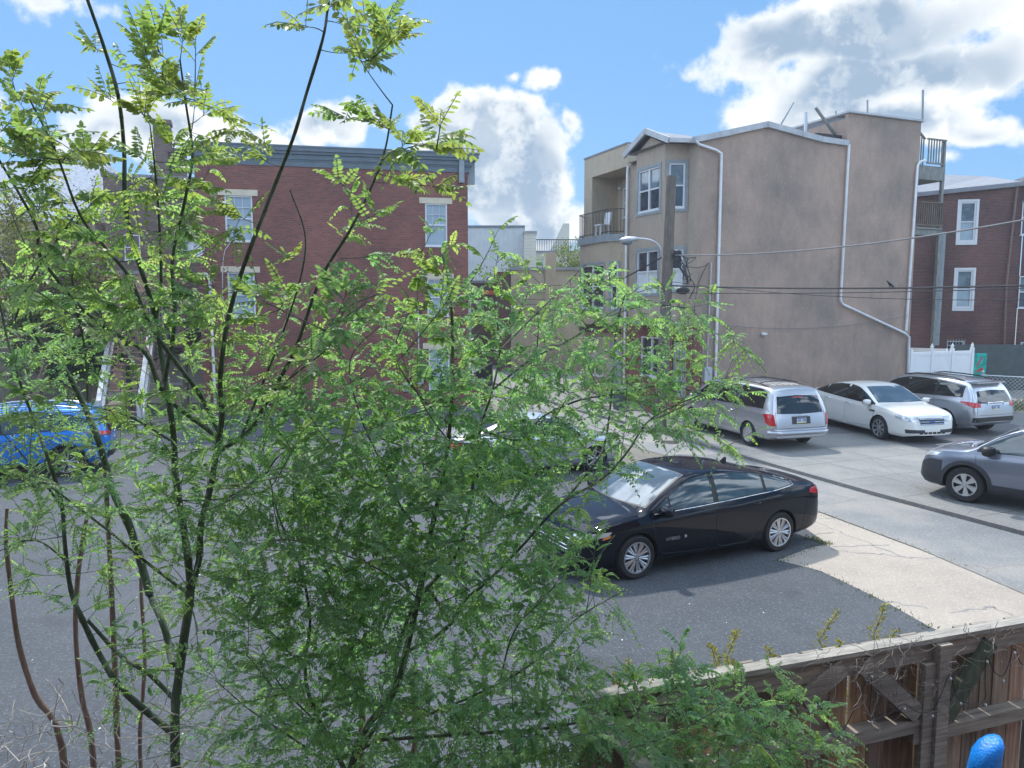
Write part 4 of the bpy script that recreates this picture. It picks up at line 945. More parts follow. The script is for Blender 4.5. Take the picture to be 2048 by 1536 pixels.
# front wall along +y, plane x=0, with bay
mb=MB(); zf=prof[0][1]; mb.add([(0,0,3.3),(0,.62,3.3),(0,.62,zf),(0,0,zf)],[(3,2,1,0)]); mb.add([(0,3.2,3.3),(0,4.85,3.3),(0,4.85,zf),(0,3.2,zf)],[(3,2,1,0)])
def bayframe(a,b):   # transform: local x along a->b, y outward normal hidden
    a=Vector((*a,0)); b=Vector((*b,0)); ux=(b-a).normalized(); uy=Vector((-ux.y,ux.x,0))
    return Matrix(((ux.x,uy.x,0,a.x),(ux.y,uy.y,0,a.y),(0,0,1,0),(0,0,0,1))),(b-a).length
# bay corner points in local frame, order from far to near so that the outside is to the right
b0,b1,b2,b3 = (0,3.3),(-.80,2.85),(-.80,.95),(0,.62)
zb_top = SX(1385,285)[1]+.1
faces=[(b0,b1),(b1,b2),(b2,b3)]
def W2(P): 
    v=Matrix.Rotation(A2,4,'Z') @ Vector((P[0],P[1],0)); return P0+v
bt = MB(); 
for fi,(a,b) in enumerate(faces):
    T,Lf=bayframe(a,b); wa=W2(a); wb_=W2(b); an=math.atan2((wb_-wa).y,(wb_-wa).x)
    hs=[]
    if fi==1:
        for (x0,x1,y0,y1) in ((1274,1320,338,427),(1272,1316,502,585)):
            p=locx(wa,an,x0,y1); q=locx(wa,an,x1,y0); p2=locx(wa,an,x0,y0); zc1=(q[1]+p2[1])/2; hs.append((max(.15,p[0]),min(q[0],Lf-.12),p[1],zc1))
    if fi==2:
        for (x0,x1,y0,y1) in ((1337,1371,326,415),(1338,1367,498,577)):
            p=locx(wa,an,x0,y1); q=locx(wa,an,x1,y0); hs.append((max(.1,p[0]),min(Lf-.1,q[0]),p[1],q[1]))
    zt_=zb_top
    bt.tf=T; bt.holewall(0,Lf,3.3,zt_,hs,0,.1)
    for k,(x0,x1,z0,z1) in enumerate(hs): window(st,x0,z0,x1-x0,z1-z0,0,'plain',('panedark','pane') if k==0 else ('curtain','panedark'),rot=T,trim='trimgrey',double=(fi==1))
bt.tf=None; bt.v+= [] 
bt.build('bay',M['stucco_front'],st); mb.build('front_wall',M['stucco_front'],st)
# gable over bay: low pitched cap with white fascia
rz=SX(1300,262); mb=MB()
ridge=[(-1.0,1.9,zb_top+.62),(1.5,1.9,zb_top+.62)]
mb.add([(-1.0,.45,zb_top+.02),(-1.0,1.9,zb_top+.62),(-1.0,3.35,zb_top+.02),(.8,.45,zb_top+.02),(.8,1.9,zb_top+.62),(.8,3.35,zb_top+.02)],[(0,1,4,3),(1,2,5,4),(0,3,5,2)]); mb.build('bay_roof',M['roofgrey'],st)
mb=MB(); mb.beam((-1.02,.38,zb_top),(-1.02,1.9,zb_top+.62),.1,.2); mb.beam((-1.02,3.42,zb_top),(-1.02,1.9,zb_top+.62),.1,.2); mb.beam((-1.02,.38,zb_top+.0),(.02,.1,zb_top+.0),.12,.14); mb.build('fascia',M['trimwhite'],st)
mb=MB(); mb.add([(-.8,.95,zb_top-.01),(-.8,1.9,zb_top+.42),(-.8,2.85,zb_top-.01)],[(2,1,0)]); mb.build('gable',M['stucco_front'],st)
# brick ground floor on the street front, barred door, window, steps
mb=MB(); hs=[(.35,1.25,.55,2.75),(1.9,3.4,1.25,2.8)]
T,_=bayframe((-.12,4.85),(-.12,0)); hs2=[(4.85-b,4.85-a,z0,z1) for a,b,z0,z1 in hs]
mb.tf=T; mb.holewall(0,4.85,0,3.3,hs2,0,.12); mb.tf=None; mb.add([(-.12,0,0),(.25,0,0),(.25,0,3.3),(-.12,0,3.3),(-.12,4.85,3.3),(.25,4.85,3.3)],[(0,1,2,3),(3,2,5,4)])
mb.tf=None; mb.box((-.001-.12,-.012,0),(.3,-.002,3.3)); mb.build('brick_front',M['redbrick'],st)
mb=MB(); mb.box((-.9,.62,3.3),(.0,3.3,3.42)); mb.build('bay_floor',M['trimgrey'],st)
window(st,hs2[1][0],1.25,1.5,1.55,0,'plain',('panedark','panedark'),rot=T,double=True)
mb=MB(); mb.tf=T; a,b=hs2[0][0],hs2[0][1]; mb.box((a,.08,.55),(b,.12,2.75)); d=mb.build('door',M['curtain'],st)
mb=MB(); mb.tf=T
for k in range(9): x=a+.04+(b-a-.08)*k/8; mb.tube([(x,.03,.55),(x,.03,2.75)],.011,4)
for z in (.6,1.2,1.6,2.0,2.7): mb.beam((a,.03,z),(b,.03,z),.02,.04)
mb.build('door_grille',M['darkmetal'],d)
for k in range(3):
    mb=MB(); mb.box((-.13-.32*(3-k),.2,0.0),(-.13-.32*(2-k),1.5,.19*(k+1)+.08)); mb.build('step',M['redbrick'],st)
# downspouts on the side wall
def wallpipe(par, pts, rad=.05, nm='downspout', y=-.1, m='pipe', f=SX):
    mb=MB(); mb.tube([(f(*p)[0],y,f(*p)[1]) for p in pts],rad,8); return mb.build(nm,M[m],par,smooth=50)
wallpipe(st,[(1388,283),(1395,290),(1428,301),(1439,308),(1439,330),(1427,770)])
wallpipe(st,[(1694,290),(1677,600),(1682,609),(1805,666),(1814,674),(1811,800)])
wallpipe(st,[(1846,322),(1836,324),(1831,332),(1808,662)],.05)
mb=MB(); a=SX(1420,525); b=SX(1411,735); mb.tube([(a[0],-.08,a[1]),(b[0],-.08,b[1])],.03,6); mb.box((b[0]-.17,-.2,b[1]-.5),(b[0]+.15,-.01,b[1]+.02)); mb.build('meter_box',M['metal'],st)
mb=MB(); T2=[SX(1398,690),SX(1400,600),SX(1403,650),SX(1398,760)]; mb.tube(smooth_path([(a[0]-.1,-.03,a[1]),(b[0]-.5,-.03,4.5),(b[0]-.6,-.03,2.3),(b[0]-.55,-.03,1.2)]),.012,4); mb.build('wall_cable',M['wire'],st)
T,_=bayframe((0,4.85),(0,0)); mb=MB(); mb.tube([(-.06,4.7,zf-.1),(-.12,4.65,zf-.4),(-.12,4.65,.5)],.055,8); mb.build('downspout',M['pipe'],st,smooth=50)
# lamp on side wall
p=SX(1527,668); mb=MB(); mb.box((p[0]-.11,-.13,p[1]-.035),(p[0]+.07,-.003,p[1]+.045)); mb.ball((p[0]-.12,-.13,p[1]),.06); tag(mb.build('wall_lamp',M['white'],st,smooth=50))
# poles and vents on the roof
def roofpole(px0,py0,px1,py1,m,rad,yo=1.5,nm='roof_pole'):
    o2=P0+Vector((-math.sin(A2),math.cos(A2),0))*yo
    a=locx(o2,A2,px0,py0); b=locx(o2,A2,px1,py1); mb=MB(); mb.tube([(a[0],yo,a[1]),(b[0],yo,b[1])],rad,6); return mb.build(nm,M[m],st)
roofpole(1558,255,1587,205,'trimgrey',.035); roofpole(1675,276,1631,215,'greywood',.06,.6); roofpole(1735,232,1735,200,'trimgrey',.04,3); roofpole(1845,245,1846,180,'trimgrey',.045,.8); roofpole(1672,250,1672,222,'trimgrey',.03,2)
o_=roofpole(1611,275,1612,225,'metal',.07,.8,'vent_pipe')
# rear decks
dk=empty('rear_deck',tuple(P0+E1*xe),A2); tag(dk,'two level weathered wooden deck and stair on the back of the stucco house','deck')
oD=P0+E1*xe
def DX(px,py): return locx(oD,A2,px,py)
xw=DX(1889,400)[0]; z1=DX(1870,332)[1]; z2=DX(1870,360)[1]; z3=DX(1860,455)[1]; z4=DX(1860,470)[1]
mb=MB(); mb.box((.01,.05,z2),(xw,2.6,z1)); mb.build('upper_platform',M['greywood'],dk)
mb=MB(); mb.box((.01,.05,z4),(xw,2.6,z3-.08)); mb.box((.01,.0,z3-.07),(xw,2.6,z3)); mb.build('lower_platform',M['greywood'],dk)
tp=DX(1893,280)[1]
for (x,y) in ((xw-.06,.12),(xw-.06,2.5)):
    mb=MB(); mb.box((x-.06,y-.06,0),(x+.06,y+.06,tp)); mb.build('post',M['greywood'],dk)
def railing(xa,xb,za,zb,y,hh,n,nm='railing',m='deckwood'):
    mb=MB(); mb.beam((xa,y,za+hh),(xb,y,zb+hh),.09,.05); mb.beam((xa,y,za+.1),(xb,y,zb+.1),.05,.06)
    for i in range(n):
        t=(i+.5)/n; x=xa+(xb-xa)*t; z=za+(zb-za)*t; mb.box((x-.02,y-.018,z+.1),(x+.02,y+.018,z+hh))
    mb.build(nm,M[m],dk)
railing(0.02,xw,z3,z3,.03,1.0,13); railing(.45,xw-.05,z1,z1,.03,1.05,7,m='greywood'); railing(.45,xw-.05,z1,z1,2.5,1.0,7,m='greywood')
zt0=DX(1848,250)[1]; railing(0.0,.62,zt0-1.3,zt0-1.75,.3,1.3,5,m='greywood')
mb=MB(); mb.beam((.05,1.2,z1),(1.4,1.2,z3),.25,.3); mb.build('stair_stringer',M['deckwood'],dk)
for i in range(12):
    mb=MB(); t=i/11; mb.box((.05+1.3*t,1.3,z1-(z1-z3)*t-.02),(.3+1.3*t,2.2,z1-(z1-z3)*t+.02)); mb.build('stair_tread',M['deckwood'],dk)
mb=MB(); mb.box((.01,2.7,z4-.2),(xw-.5,2.8,z2)); mb.build('back_screen',M['sidingwhite'],dk)

# neighbour with the balcony
nb=empty('balcony_house',tuple(P0),A2); tag(nb,'tan stucco row house with recessed top balcony beside the street lamp','house')
def NY(px,py,b=0.0):   # position along y on plane x=b
    o2=P0+E1*b; s,z=locx(o2,A2+R(90),px,py); return s,z
y0,y1=4.86,NY(1169,320)[0]; zt_=NY(1169,320)[1]; zfl=NY(1238,468)[1]
zr=NY(1215,345)[1]
mb=MB(); Tn,_=bayframe((0,y1),(0,y0)); Ln=y1-y0
mb.tf=Tn; mb.holewall(0,Ln,0,zt_,[(.75,Ln-.03,zfl,zr)],0,1.3); mb.tf=None
mb.add([(0,y1,0),(0,y1,zt_),(8,y1,zt_),(8,y1,0)],[(0,1,2,3)]); mb.add([(0,y0,0),(8,y0,0),(8,y0,zt_),(0,y0,zt_)],[(0,1,2,3)])
mb.build('wall',M['stucco_tan'],nb)
mb=MB(); mb.tf=Tn; mb.box((.75,1.3,zfl),(Ln-.03,1.36,zr)); mb.build('recess_wall',M['stucco_tan'],nb)
mb=MB(); mb.box((-.03,y0,zt_),(8,y1+.03,zt_+.07)); mb.build('roof',M['roofgrey'],nb)
window(nb,1.3,zfl+.9,.6,1.3,1.3,'plain',('panedark','pane'),rot=Tn,rec=.0); 
mb=MB(); mb.tf=Tn; mb.box((2.1,1.24,zfl),(3.1,1.3,zfl+2.25)); d=mb.build('balcony_door',M['white'],nb); mb=MB(); mb.tf=Tn; mb.box((2.22,1.2,zfl+.15),(2.98,1.25,zfl+2.12)); mb.build('pane',M['pane'],d)
mb=MB(); mb.tf=Tn; mb.ball((1.1,1.2,zr-.45),(.08,.1,.08)); mb.build('balcony_lamp',M['pipe'],nb)
# bay below balcony
g0,g1,g2,g3=(0,y1-.15),(-.5,y1-.6),(-.5,y0+.7),(0,y0+.25)
bt=MB()
for fi,(a,b) in enumerate(((g0,g1),(g1,g2),(g2,g3))):
    T,Lf=bayframe(a,b); hs=[(.2,Lf-.2,3.9,5.75)] if fi!=1 else [(.2,Lf-.25,3.9,5.75)]
    bt.tf=T; bt.holewall(0,Lf,3.2,zfl-.05,hs,0,.1)
    for (x0,x1,a0,a1) in hs: window(nb,x0,a0,x1-x0,a1-a0,0,'plain',('panedark','panedark'),rot=T,trim='pinktrim' if False else 'trimgrey',double=(fi==1))
bt.build('bay',M['stucco_tan'],nb)
mb=MB(); mb.prism([(.0,y1-.05),(-.58,y1-.55),(-.58,y0+.65),(0,y0+.15)],zfl-.32,zfl-.02); mb.build('bay_cornice',M['trimgrey'],nb)
mb=MB(); rp=[(0,y1-.1),(-.52,y1-.57),(-.52,y0+.68),(0,y0+.2)]
for a,b in zip(rp,rp[1:]):
    mb.beam((*a,zfl+1.0),(*b,zfl+1.0),.035,.035); mb.beam((*a,zfl+.08),(*b,zfl+.08),.03,.03); n=max(4,int(math.dist(a,b)/.13))
    for i in range(n+1):
        t=i/n; mb.tube([(a[0]+(b[0]-a[0])*t,a[1]+(b[1]-a[1])*t,zfl),(a[0]+(b[0]-a[0])*t,a[1]+(b[1]-a[1])*t,zfl+1.0)],.011,4)
mb.build('balcony_railing',M['darkmetal'],nb)
T,_=bayframe((0.0,y1),(0.0,y0)); window(nb,.5,.9,1.5,1.7,-.04,'plain',('panedark','panedark'),rot=T,double=True)
mb=MB(); mb.tf=T; mb.box((2.6,-.05,.1),(3.6,.02,2.5)); mb.build('door',M['trimgrey'],nb)
mb=MB(); mb.tf=T; mb.box((.2,-.3,2.85),(Ln-.1,-.005,3.05)); mb.build('ground_floor_cornice',M['oldbrick'],nb)

# chair on the balcony
q=W2((-.35,y0+1.4)); ch=empty('balcony_chair',(q.x,q.y,zfl),A2); tag(ch,'white plastic chair standing on the recessed balcony','chair')
mb=MB(); mb.box((-.25,-.25,.4),(.25,.25,.45)); mb.build('seat',M['white'],ch); mb=MB(); mb.prismy([(.2,.45),(.26,.45),(.34,.95),(.28,.97)],-.25,.25); mb.build('backrest',M['white'],ch)
for sx in (-.2,.2):
    for sy in (-.2,.2): mb=MB(); mb.beam((sx,sy,0),(sx*.9,sy*.9,.4),.05,.05,up=(1,0,0)); mb.build('leg',M['white'],ch)

# ------------------------------------------------------------------ old brick house at right
oR=Vector((18.6,38.5,0)); aR=R(-12)
rb=empty('brick_rowhouse',tuple(oR),aR); tag(rb,'old dark red brick row house with tall white windows behind the white fence','house')
def RX(px,py): return locx(oR,aR,px,py)
xa=RX(1822,600)[0]; xb=RX(2035,600)[0]; zl=RX(1885,387)[1]; zrr=RX(2030,367)[1]
ws=[]
for (x0,x1,y0_,y1_) in ((1916,1954,403,484),(1909,1947,540,616),(1893,1929,682,700),(2040,2075,690,716)):
    p=RX(x0,y1_); q=RX(x1,y0_); ws.append((p[0],q[0],p[1],q[1]))
mb=MB(); mb.holewall(xa,xb+.0,0,min(zl,zrr),ws[:3],0,.15); mb.add([(xa,0,min(zl,zrr)),(xb,0,min(zl,zrr)),(xb,0,zrr+.01),(xa,0,zl+.01)],[(0,1,2,3)]); mb.add([(xa,0,0),(xa,9,0),(xa,9,zl),(xa,0,zl)],[(3,2,1,0)]); mb.build('wall',M['oldbrick'],rb)
for k,(x0,x1,a0,a1) in enumerate(ws[:2]): window(rb,x0,a0,x1-x0,a1-a0,0,'plain',('paneblind','pane'),trim='white',fw=.08)
x0,x1,a0,a1=ws[2]; f=window(rb,x0,a0,x1-x0,a1-a0,0,'plain',('panedark','panedark'))
mb=MB()
for k in range(7): x=x0+(x1-x0)*k/6; mb.tube([(x,-.06,a0-.1),(x,-.06,a1+.1)],.012,4)
for k in range(3): z=a0+(a1-a0)*k/2; mb.beam((x0,-.06,z),(x1,-.06,z),.02,.02)
mb.build('window_bars',M['metal'],rb)
rt=RX(1920,347)[1]; mb=MB(); mb.add([(xa-.2,-.15,zl),(xb+.05,-.15,zrr+.02),(xb+.05,5,at(2000,349,41.5).z),(xa-.2,5,at(1950,347,43.5).z)],[(0,1,2,3)]); mb.beam((xa-.2,-.12,zl-.05),(xb,-.12,zrr-.03),.2,.2); mb.build('roof',M['roofgrey'],rb)
wallpipe(rb,[(1882,465),(1868,690)],.16,'vent_duct',-.25,'trimgrey',RX); wallpipe(rb,[(2033,372),(2012,560),(2005,715)],.05,'downspout',-.1,'barkbrown',RX)
r2=empty('brick_rowhouse',tuple(oR),aR); tag(r2,'brownish brick row house cut off by the right edge','house')
mb=MB(); xc=xb+9; hz=[(RX(2038,558)[0],RX(2075,558)[0],RX(2040,616)[1],RX(2040,552)[1]),(RX(2040,690)[0],RX(2080,690)[0],RX(2040,716)[1],RX(2040,684)[1]),(RX(2044,410)[0],RX(2090,410)[0],RX(2044,470)[1],RX(2044,400)[1])]
mb.holewall(xb+.02,xc,0,zrr+.15,hz,-.06,.15); mb.build('wall',M['brownbrick'] if False else M['oldbrick'],r2)
for (x0,x1,a0,a1) in hz: window(r2,x0,a0,x1-x0,a1-a0,-.06,'plain',('panedark','pane'))
mb=MB(); mb.box((xb+.02,-.1,zrr+.15),(xc,6,zrr+.35)); mb.box((xb-.08,-.2,zrr-.9),(xb+.12,-.061,zrr+.6)); mb.build('roof',M['roofgrey'],r2)

# white vinyl fence
oF=P0+E1*xe+E1*.12+Vector((0,0,.08)); 
vf=empty('vinyl_fence',tuple(oF),A2); tag(vf,'white vinyl privacy fence with pointed post caps behind the silver sport utility','fence')
def FX(px,py): return locx(oF,A2,px,py)
xf=FX(1943,720)[0]; h_=FX(1880,703)[1]-.08
for k in range(4):
    x=xf*k/3; mb=MB(); mb.box((x-.065,-.065,0),(x+.065,.065,h_+.12)); mb.build('post',M['whitevinyl'],vf)
    if k: mb=MB(); mb.lathe([(.001,h_+.36),(.05,h_+.27),(.085,h_+.2),(.06,h_+.17),(.09,h_+.121)],4,'z',(x,0,0)); mb.build('post_cap',M['whitevinyl'],vf)
for k in range(3):
    a,b=xf*k/3+.066,xf*(k+1)/3-.066; mb=MB(); mb.box((a,-.02,.1),(b,.02,h_-.14)); 
    for i in range(1,8): x=a+(b-a)*i/8; mb.box((x-.004,-.024,.12),(x+.004,-.0201,h_-.15))
    mb.box((a,-.04,h_-.14),(b,.04,h_)); mb.box((a,-.04,.03),(b,.04,.16)); mb.build('panel',M['whitevinyl'],vf)
mb=MB(); q=FX(1897,701)[0]; mb.box((q-.05,0.07,0),(q+.05,.17,h_+.1)); mb.beam((q,.1,h_+.02),(.2,3.5,h_+.02),.05,.15); mb.beam((q,.1,h_-1.0),(.2,3.5,h_-1.0),.03,1.9); mb.build('side_panel',M['whitevinyl'],vf)
# painted board, dark fence, chain link
mb=MB(); q=at(1957,755,34.0); w_=(1972-1944)/1510*34; mb.box((q.x-w_/2,34.0,.08),(q.x+w_/2,34.06,CAMH-(706-609)/1510*34)); o=mb.build('painted_board',M['teal']); tag(o,'bright teal painted board standing at the end of the white fence','board')
mb=MB()
z_=CAMH-(760-609)/1510*33.9
for pts,m in (([(-.14,.25),(-.02,.45),(.08,.62),(.16,.72),(.04,.68),(-.1,.42)],0),([(-.22,.1),(-.05,.2),(.12,.3),(.2,.2),(.0,.12)],0)):
    mb.add([(q.x+x,33.992,z_+.25+z*1.1) for x,z in pts],[tuple(range(len(pts)))])
o2=mb.build('painted_shape',M['redlight']); o2.parent=o
mb=MB(); mb.box((20.6,35.0,.08),(36,35.1,2.2)); tag(mb.build('screen_fence',M['greenmetal']),'dark green screened fence behind the chain link at right','fence')
cl=empty('chain_link_fence',(0,0,0)); tag(cl,'galvanised chain link fence beside the weeds at the right edge','fence')
CP=[G(1945,850,.08),G(2040,842,.08),G(2200,838,.08)]
CP=[Vector((17.9,28.6,.08)),Vector((19.6,27.2,.08)),Vector((23,26.0,.08)),Vector((28,24.5,.08))]
def mesh_panel(mb,a,b,h,stp=.14):
    L=(b-a).length; d=(b-a).normalized(); n=int(L/stp)
    for sgn in (1,-1):
        for i in range(-int(h/stp),n+int(h/stp)+1):
            s0,s1=i*stp,i*stp+sgn*h; za,zb_=0,h
            lo,hi=(s0,s1)
            def cl_(s,z): return s,z
            pa,pb=(s0,0.0),(s1,h)
            if sgn>0: pts=[(max(0,s0),max(0,-s0)),(min(L,s1),h-max(0,s1-L))]
            else: pts=[(min(L,s0),max(0,s0-L)),(max(0,s1),h-max(0,-s1))]
            if pts[0][1]>=pts[1][1]: continue
            mb.tube([a+d*p[0]+Vector((0,0,p[1])) for p in pts],.006,3,caps=False)
for a,b in zip(CP,CP[1:]):
    mb=MB(); mesh_panel(mb,a,b,1.3); mb.build('mesh',M['metal'],cl); mb=MB(); mb.tube([a+Vector((0,0,1.3)),b+Vector((0,0,1.3))],.028,6); mb.build('rail',M['metal'],cl)
for p in CP: mb=MB(); mb.tube([p,p+Vector((0,0,1.42))],.045,8); mb.ball(p+Vector((0,0,1.43)),.055); mb.build('post',M['metal'],cl)
g=Vector((17.0,24.6,.08)); mb=MB(); mb.tube(smooth_path([g,g+Vector((.1,0,.6)),g+Vector((.5,.1,1.25)),g+Vector((1.0,.2,1.42)),g+Vector((1.5,.3,1.2)),g+Vector((1.7,.3,.0))],5),.025,6); tag(mb.build('bent_pipe',M['white'],smooth=60),'thin white arched pipe rising beside the silver sport utility at right edge','pipe')

# ------------------------------------------------------------------ middle distance
def blockhouse(name,label,px0,px1,pytop,Y,depth,m,roofm='trimgrey',base=0.0,rz=0.0,cat='house',trim=True,skew=0.0):
    a,b=at(px0,pytop,Y),at(px1,pytop,Y+skew); h=a.z; L=(Vector((b.x,b.y,0))-Vector((a.x,a.y,0))).length; an=math.atan2(b.y-a.y,b.x-a.x)
    e=empty(name,(a.x,a.y,0),an); tag(e,label,cat); mb=MB(); mb.box((0,0,base),(L,depth,h)); mb.build('wall',M[m],e)
    mb=MB(); mb.box((-.08,-.1,h),(L+.08,depth,h+.16)); 
    if trim: mb.build('roof',M[roofm],e)
    return e,L,h
e,L,h=blockhouse('corner_store','low buff rendered building at the far end of the street',1022,1200,540,45,10,'stucco_far','trimgrey')
mb=MB(); s,z=locx(e.location,0,1091,505); s2,_=locx(e.location,0,1112,505); mb.box((s,-.12,0),(s2,.6,z)); mb.build('chimney',M['stucco_tan'],e)
mb=MB(); mb.box((-.9,.1,0),(-.01,9,h-.1)); mb.build('brick_return',M['oldbrick'],e)
mb=MB()
for zz in (.9,1.1,1.5,1.8): mb.tube([(0,-.1,h-zz-.2),(8,-.12,h-zz-.35)],.012,4)
mb.build('wall_cables',M['wire'],e)
e,L,h=blockhouse('grey_building','tall pale grey rendered building behind the red brick house',900,1048,455,62,12,'greywall','trimblue')
e,L,h=blockhouse('siding_house','narrow house with pale horizontal siding next to the tall grey building',1048.5,1072,466,61,9,'sidingwhite','trimgrey')
e,L,h=blockhouse('roof_deck_house','far house carrying a railed roof deck',1065,1165,505,72,10,'sidingwhite','roofgrey')
mb=MB(); mb.beam((0,0,h+1.2),(L,0,h+1.2),.08,.08)
for i in range(30): mb.tube([(L*i/29,0,h),(L*i/29,0,h+1.2)],.025,4)
mb.build('deck_railing',M['darkmetal'],e)
mb=MB(); mb.prismy([(1.6,h),(3.6,h),(3.6,h+2.9),(3.0,h+2.9)],2,4); mb.build('stair_enclosure',M['sidingwhite'],e)
e,L,h=blockhouse('dark_building','low dark house behind the corner store',1110,1260,560,52,9,'brownbrick','roofgrey')
# small red brick rear wing with electric boxes in the gap
e,L,h=blockhouse('brick_garage','small dark brick building beyond the railing',942,1004,566,50,6,'oldbrick','roofgrey')
mb=MB(); mb.box((L-.3,-.3,0),(L-.25,-.25,h-.6)); mb.box((L-1.3,-.3,h-.75),(L-.2,-.2,h-.5)); mb.build('orange_sign',M['orange'] if 'orange' in M else M['amber'],e)

# left side: brown house with chimney, slate roofed house, siding house with deck
e,L,h=blockhouse('chimney_house','brown brick house with a tall chimney at the left of the red brick house',205,402,352,38,10,'brownbrick','roofgrey',skew=1.5)
for (a,b,t0,t1) in ((300,336,228,360),(332,368,288,360)):
    s0,_=locx(e.location,e.rotation_euler.z,a,t0); s1,_=locx(e.location,e.rotation_euler.z,b,t0); _,z0=locx(e.location,e.rotation_euler.z,a,t0)
    mb=MB(); mb.box((s0,1.0,h-1),(s1,1.0+(s1-s0),z0-.2)); mb.box((s0-.06,.94,z0-.2),(s1+.06,1.06+(s1-s0),z0)); mb.build('chimney',M['brownbrick'],e)
for (x0,x1,y0_,y1_) in ((350,385,455,500),(250,280,470,520)):
    s0,z0=locx(e.location,e.rotation_euler.z,x0,y1_); s1,z1_=locx(e.location,e.rotation_euler.z,x1,y0_); window(e,s0,z0,s1-s0,z1_-z0,-.06,'plain',('panedark','pane'))
e,L,h=blockhouse('slate_roof_house','house with a sloping grey slate roof behind the trees at far left',-260,190,440,41,9,'stucco_tan','slate',trim=False)
mb=MB(); z1_=at(0,330,41).z; mb.add([(-.4,-.4,h-.1),(L+.4,-.4,h-.1),(L-1.5,4.5,z1_+1),(-.4,4.5,z1_+1),(L+.4,9.4,h-.1),(-.4,9.4,h-.1)],[(0,1,2,3),(3,2,4,5),(1,4,2)]); mb.build('roof',M['slate'],e)
e,L,h=blockhouse('pink_house','low salmon coloured rendered house behind the wooden stair',150,300,548,36,5,'pinkwall','roofgrey')
for (x0,x1,y0_,y1_) in ((200,222,585,625),(262,284,585,625)):
    s0,z0=locx(e.location,e.rotation_euler.z,x0,y1_); s1,z1_=locx(e.location,e.rotation_euler.z,x1,y0_); window(e,s0,z0,s1-s0,z1_-z0,-.06,'plain',('panedark','pane'))
e,L,h=blockhouse('siding_house','beige sided house wing under the dark balcony next to the red brick house',236,412,592,31.0,6,'siding','roofgrey',trim=True)
def EX(px,py): return locx(e.location,e.rotation_euler.z,px,py)
for (x0,x1,y0_,y1_) in ((318,362,700,768),(326,352,605,668)):
    s0,z0=EX(x0,y1_); s1,z1_=EX(x1,y0_); window(e,s0,z0,s1-s0,z1_-z0,-.06,'plain',('panedark','panedark'))
# balcony
bal=empty('wooden_balcony',tuple(e.location),e.rotation_euler.z); tag(bal,'dark wooden balcony with railing on the beige sided house','balcony')
s0,zb0=EX(292,678); s1,_=EX(408,678); _,zt0=EX(350,607)
mb=MB(); mb.box((s0,-1.8,zb0-.25),(s1,-.01,zb0)); mb.build('floor',M['deckwood'],bal)
mb=MB()
for (a,b) in (((s0,-1.8),(s1,-1.8)),((s1,-1.8),(s1,-.05))):
    mb.beam((*a,zt0-.15),(*b,zt0-.15),.1,.07); mb.beam((*a,zb0+.12),(*b,zb0+.12),.06,.06); n=int(math.dist(a,b)/.14)
    for i in range(n+1): t=i/n; mb.box((a[0]+(b[0]-a[0])*t-.018,a[1]+(b[1]-a[1])*t-.018,zb0),(a[0]+(b[0]-a[0])*t+.018,a[1]+(b[1]-a[1])*t+.018,zt0-.15))
mb.build('railing',M['darkmetal'],bal)
for x in (s0+.08,s1-.08): mb=MB(); mb.box((x-.07,-1.78,0),(x+.07,-1.64,zb0-.25)); mb.build('post',M['deckwood'],bal)
# stair
stx=empty('wooden_stair',(0,0,0)); tag(stx,'steep open wooden stair with pale stringers rising to the balcony level','stair')
f0,f1=G(200,862),G(282,862); t0=at(219,600,29.3+.0); t1=at(302,568,29.3)
zt0=zb0+.1; t0=at(222,600,28.9); t1=at(300,600,28.9)
bl_,br_=Vector((f0.x,f0.y,0)),Vector((f1.x,f1.y,0)); dirv=Vector((.06,1,0))
run=(29.0-bl_.y); A_=Vector((t0.x,29.0,zt0)); B_=Vector((t1.x,29.0,zt0)); 
for a,b in ((bl_,A_),(br_,B_)): mb=MB(); mb.beam(a+Vector((0,0,.1)),b+Vector((0,0,.1)),.12,.32); mb.beam(a+Vector((0,0,.9)),b+Vector((0,0,.95)),.14,.16); mb.beam(a,a+Vector((0,0,1.0)),.14,.14,up=(0,1,0)); mb.beam(b+Vector((0,0,0)),b+Vector((0,0,1.3)),.14,.14,up=(0,1,0)); mb.build('stringer',M['palewood'],stx)
for i in range(1,14):
    t=i/14; a=bl_.lerp(A_,t); b=br_.lerp(B_,t); mb=MB(); mb.beam(a+Vector((.06,-.05,.12)),b+Vector((-.06,-.05,.12)),.28,.045); mb.build('tread',M['barkbrown'] if i%1==0 else M['deckwood'],stx)
mb=MB(); mb.box((A_.x-.3,29.0,zt0-.2),(s1+e.location.x-2.0,29.6,zt0)); mb.build('landing',M['deckwood'],stx)
mb=MB(); a=at(80,780,30.5); b=at(215,780,30.5); 
for i in range(26):
    x=a.x+(b.x-a.x)*i/26; hh=2.3+random.uniform(-.04,.04); mb.box((x,30.5,0),(x+(b.x-a.x)/26-.015,30.54,hh))
fe=empty('plank_fence',(0,0,0)); mb.build('planks',M['deckwood'],fe); tag(fe,'dark vertical plank fence left of the wooden stair','fence')
mb=MB(); mb.beam((a.x-8,30.6,2.0),(b.x,30.6,2.0),.06,.1); mb.box((a.x-9,30.62,0),(a.x,30.68,2.3)); mb.build('rail',M['deckwood'],fe)

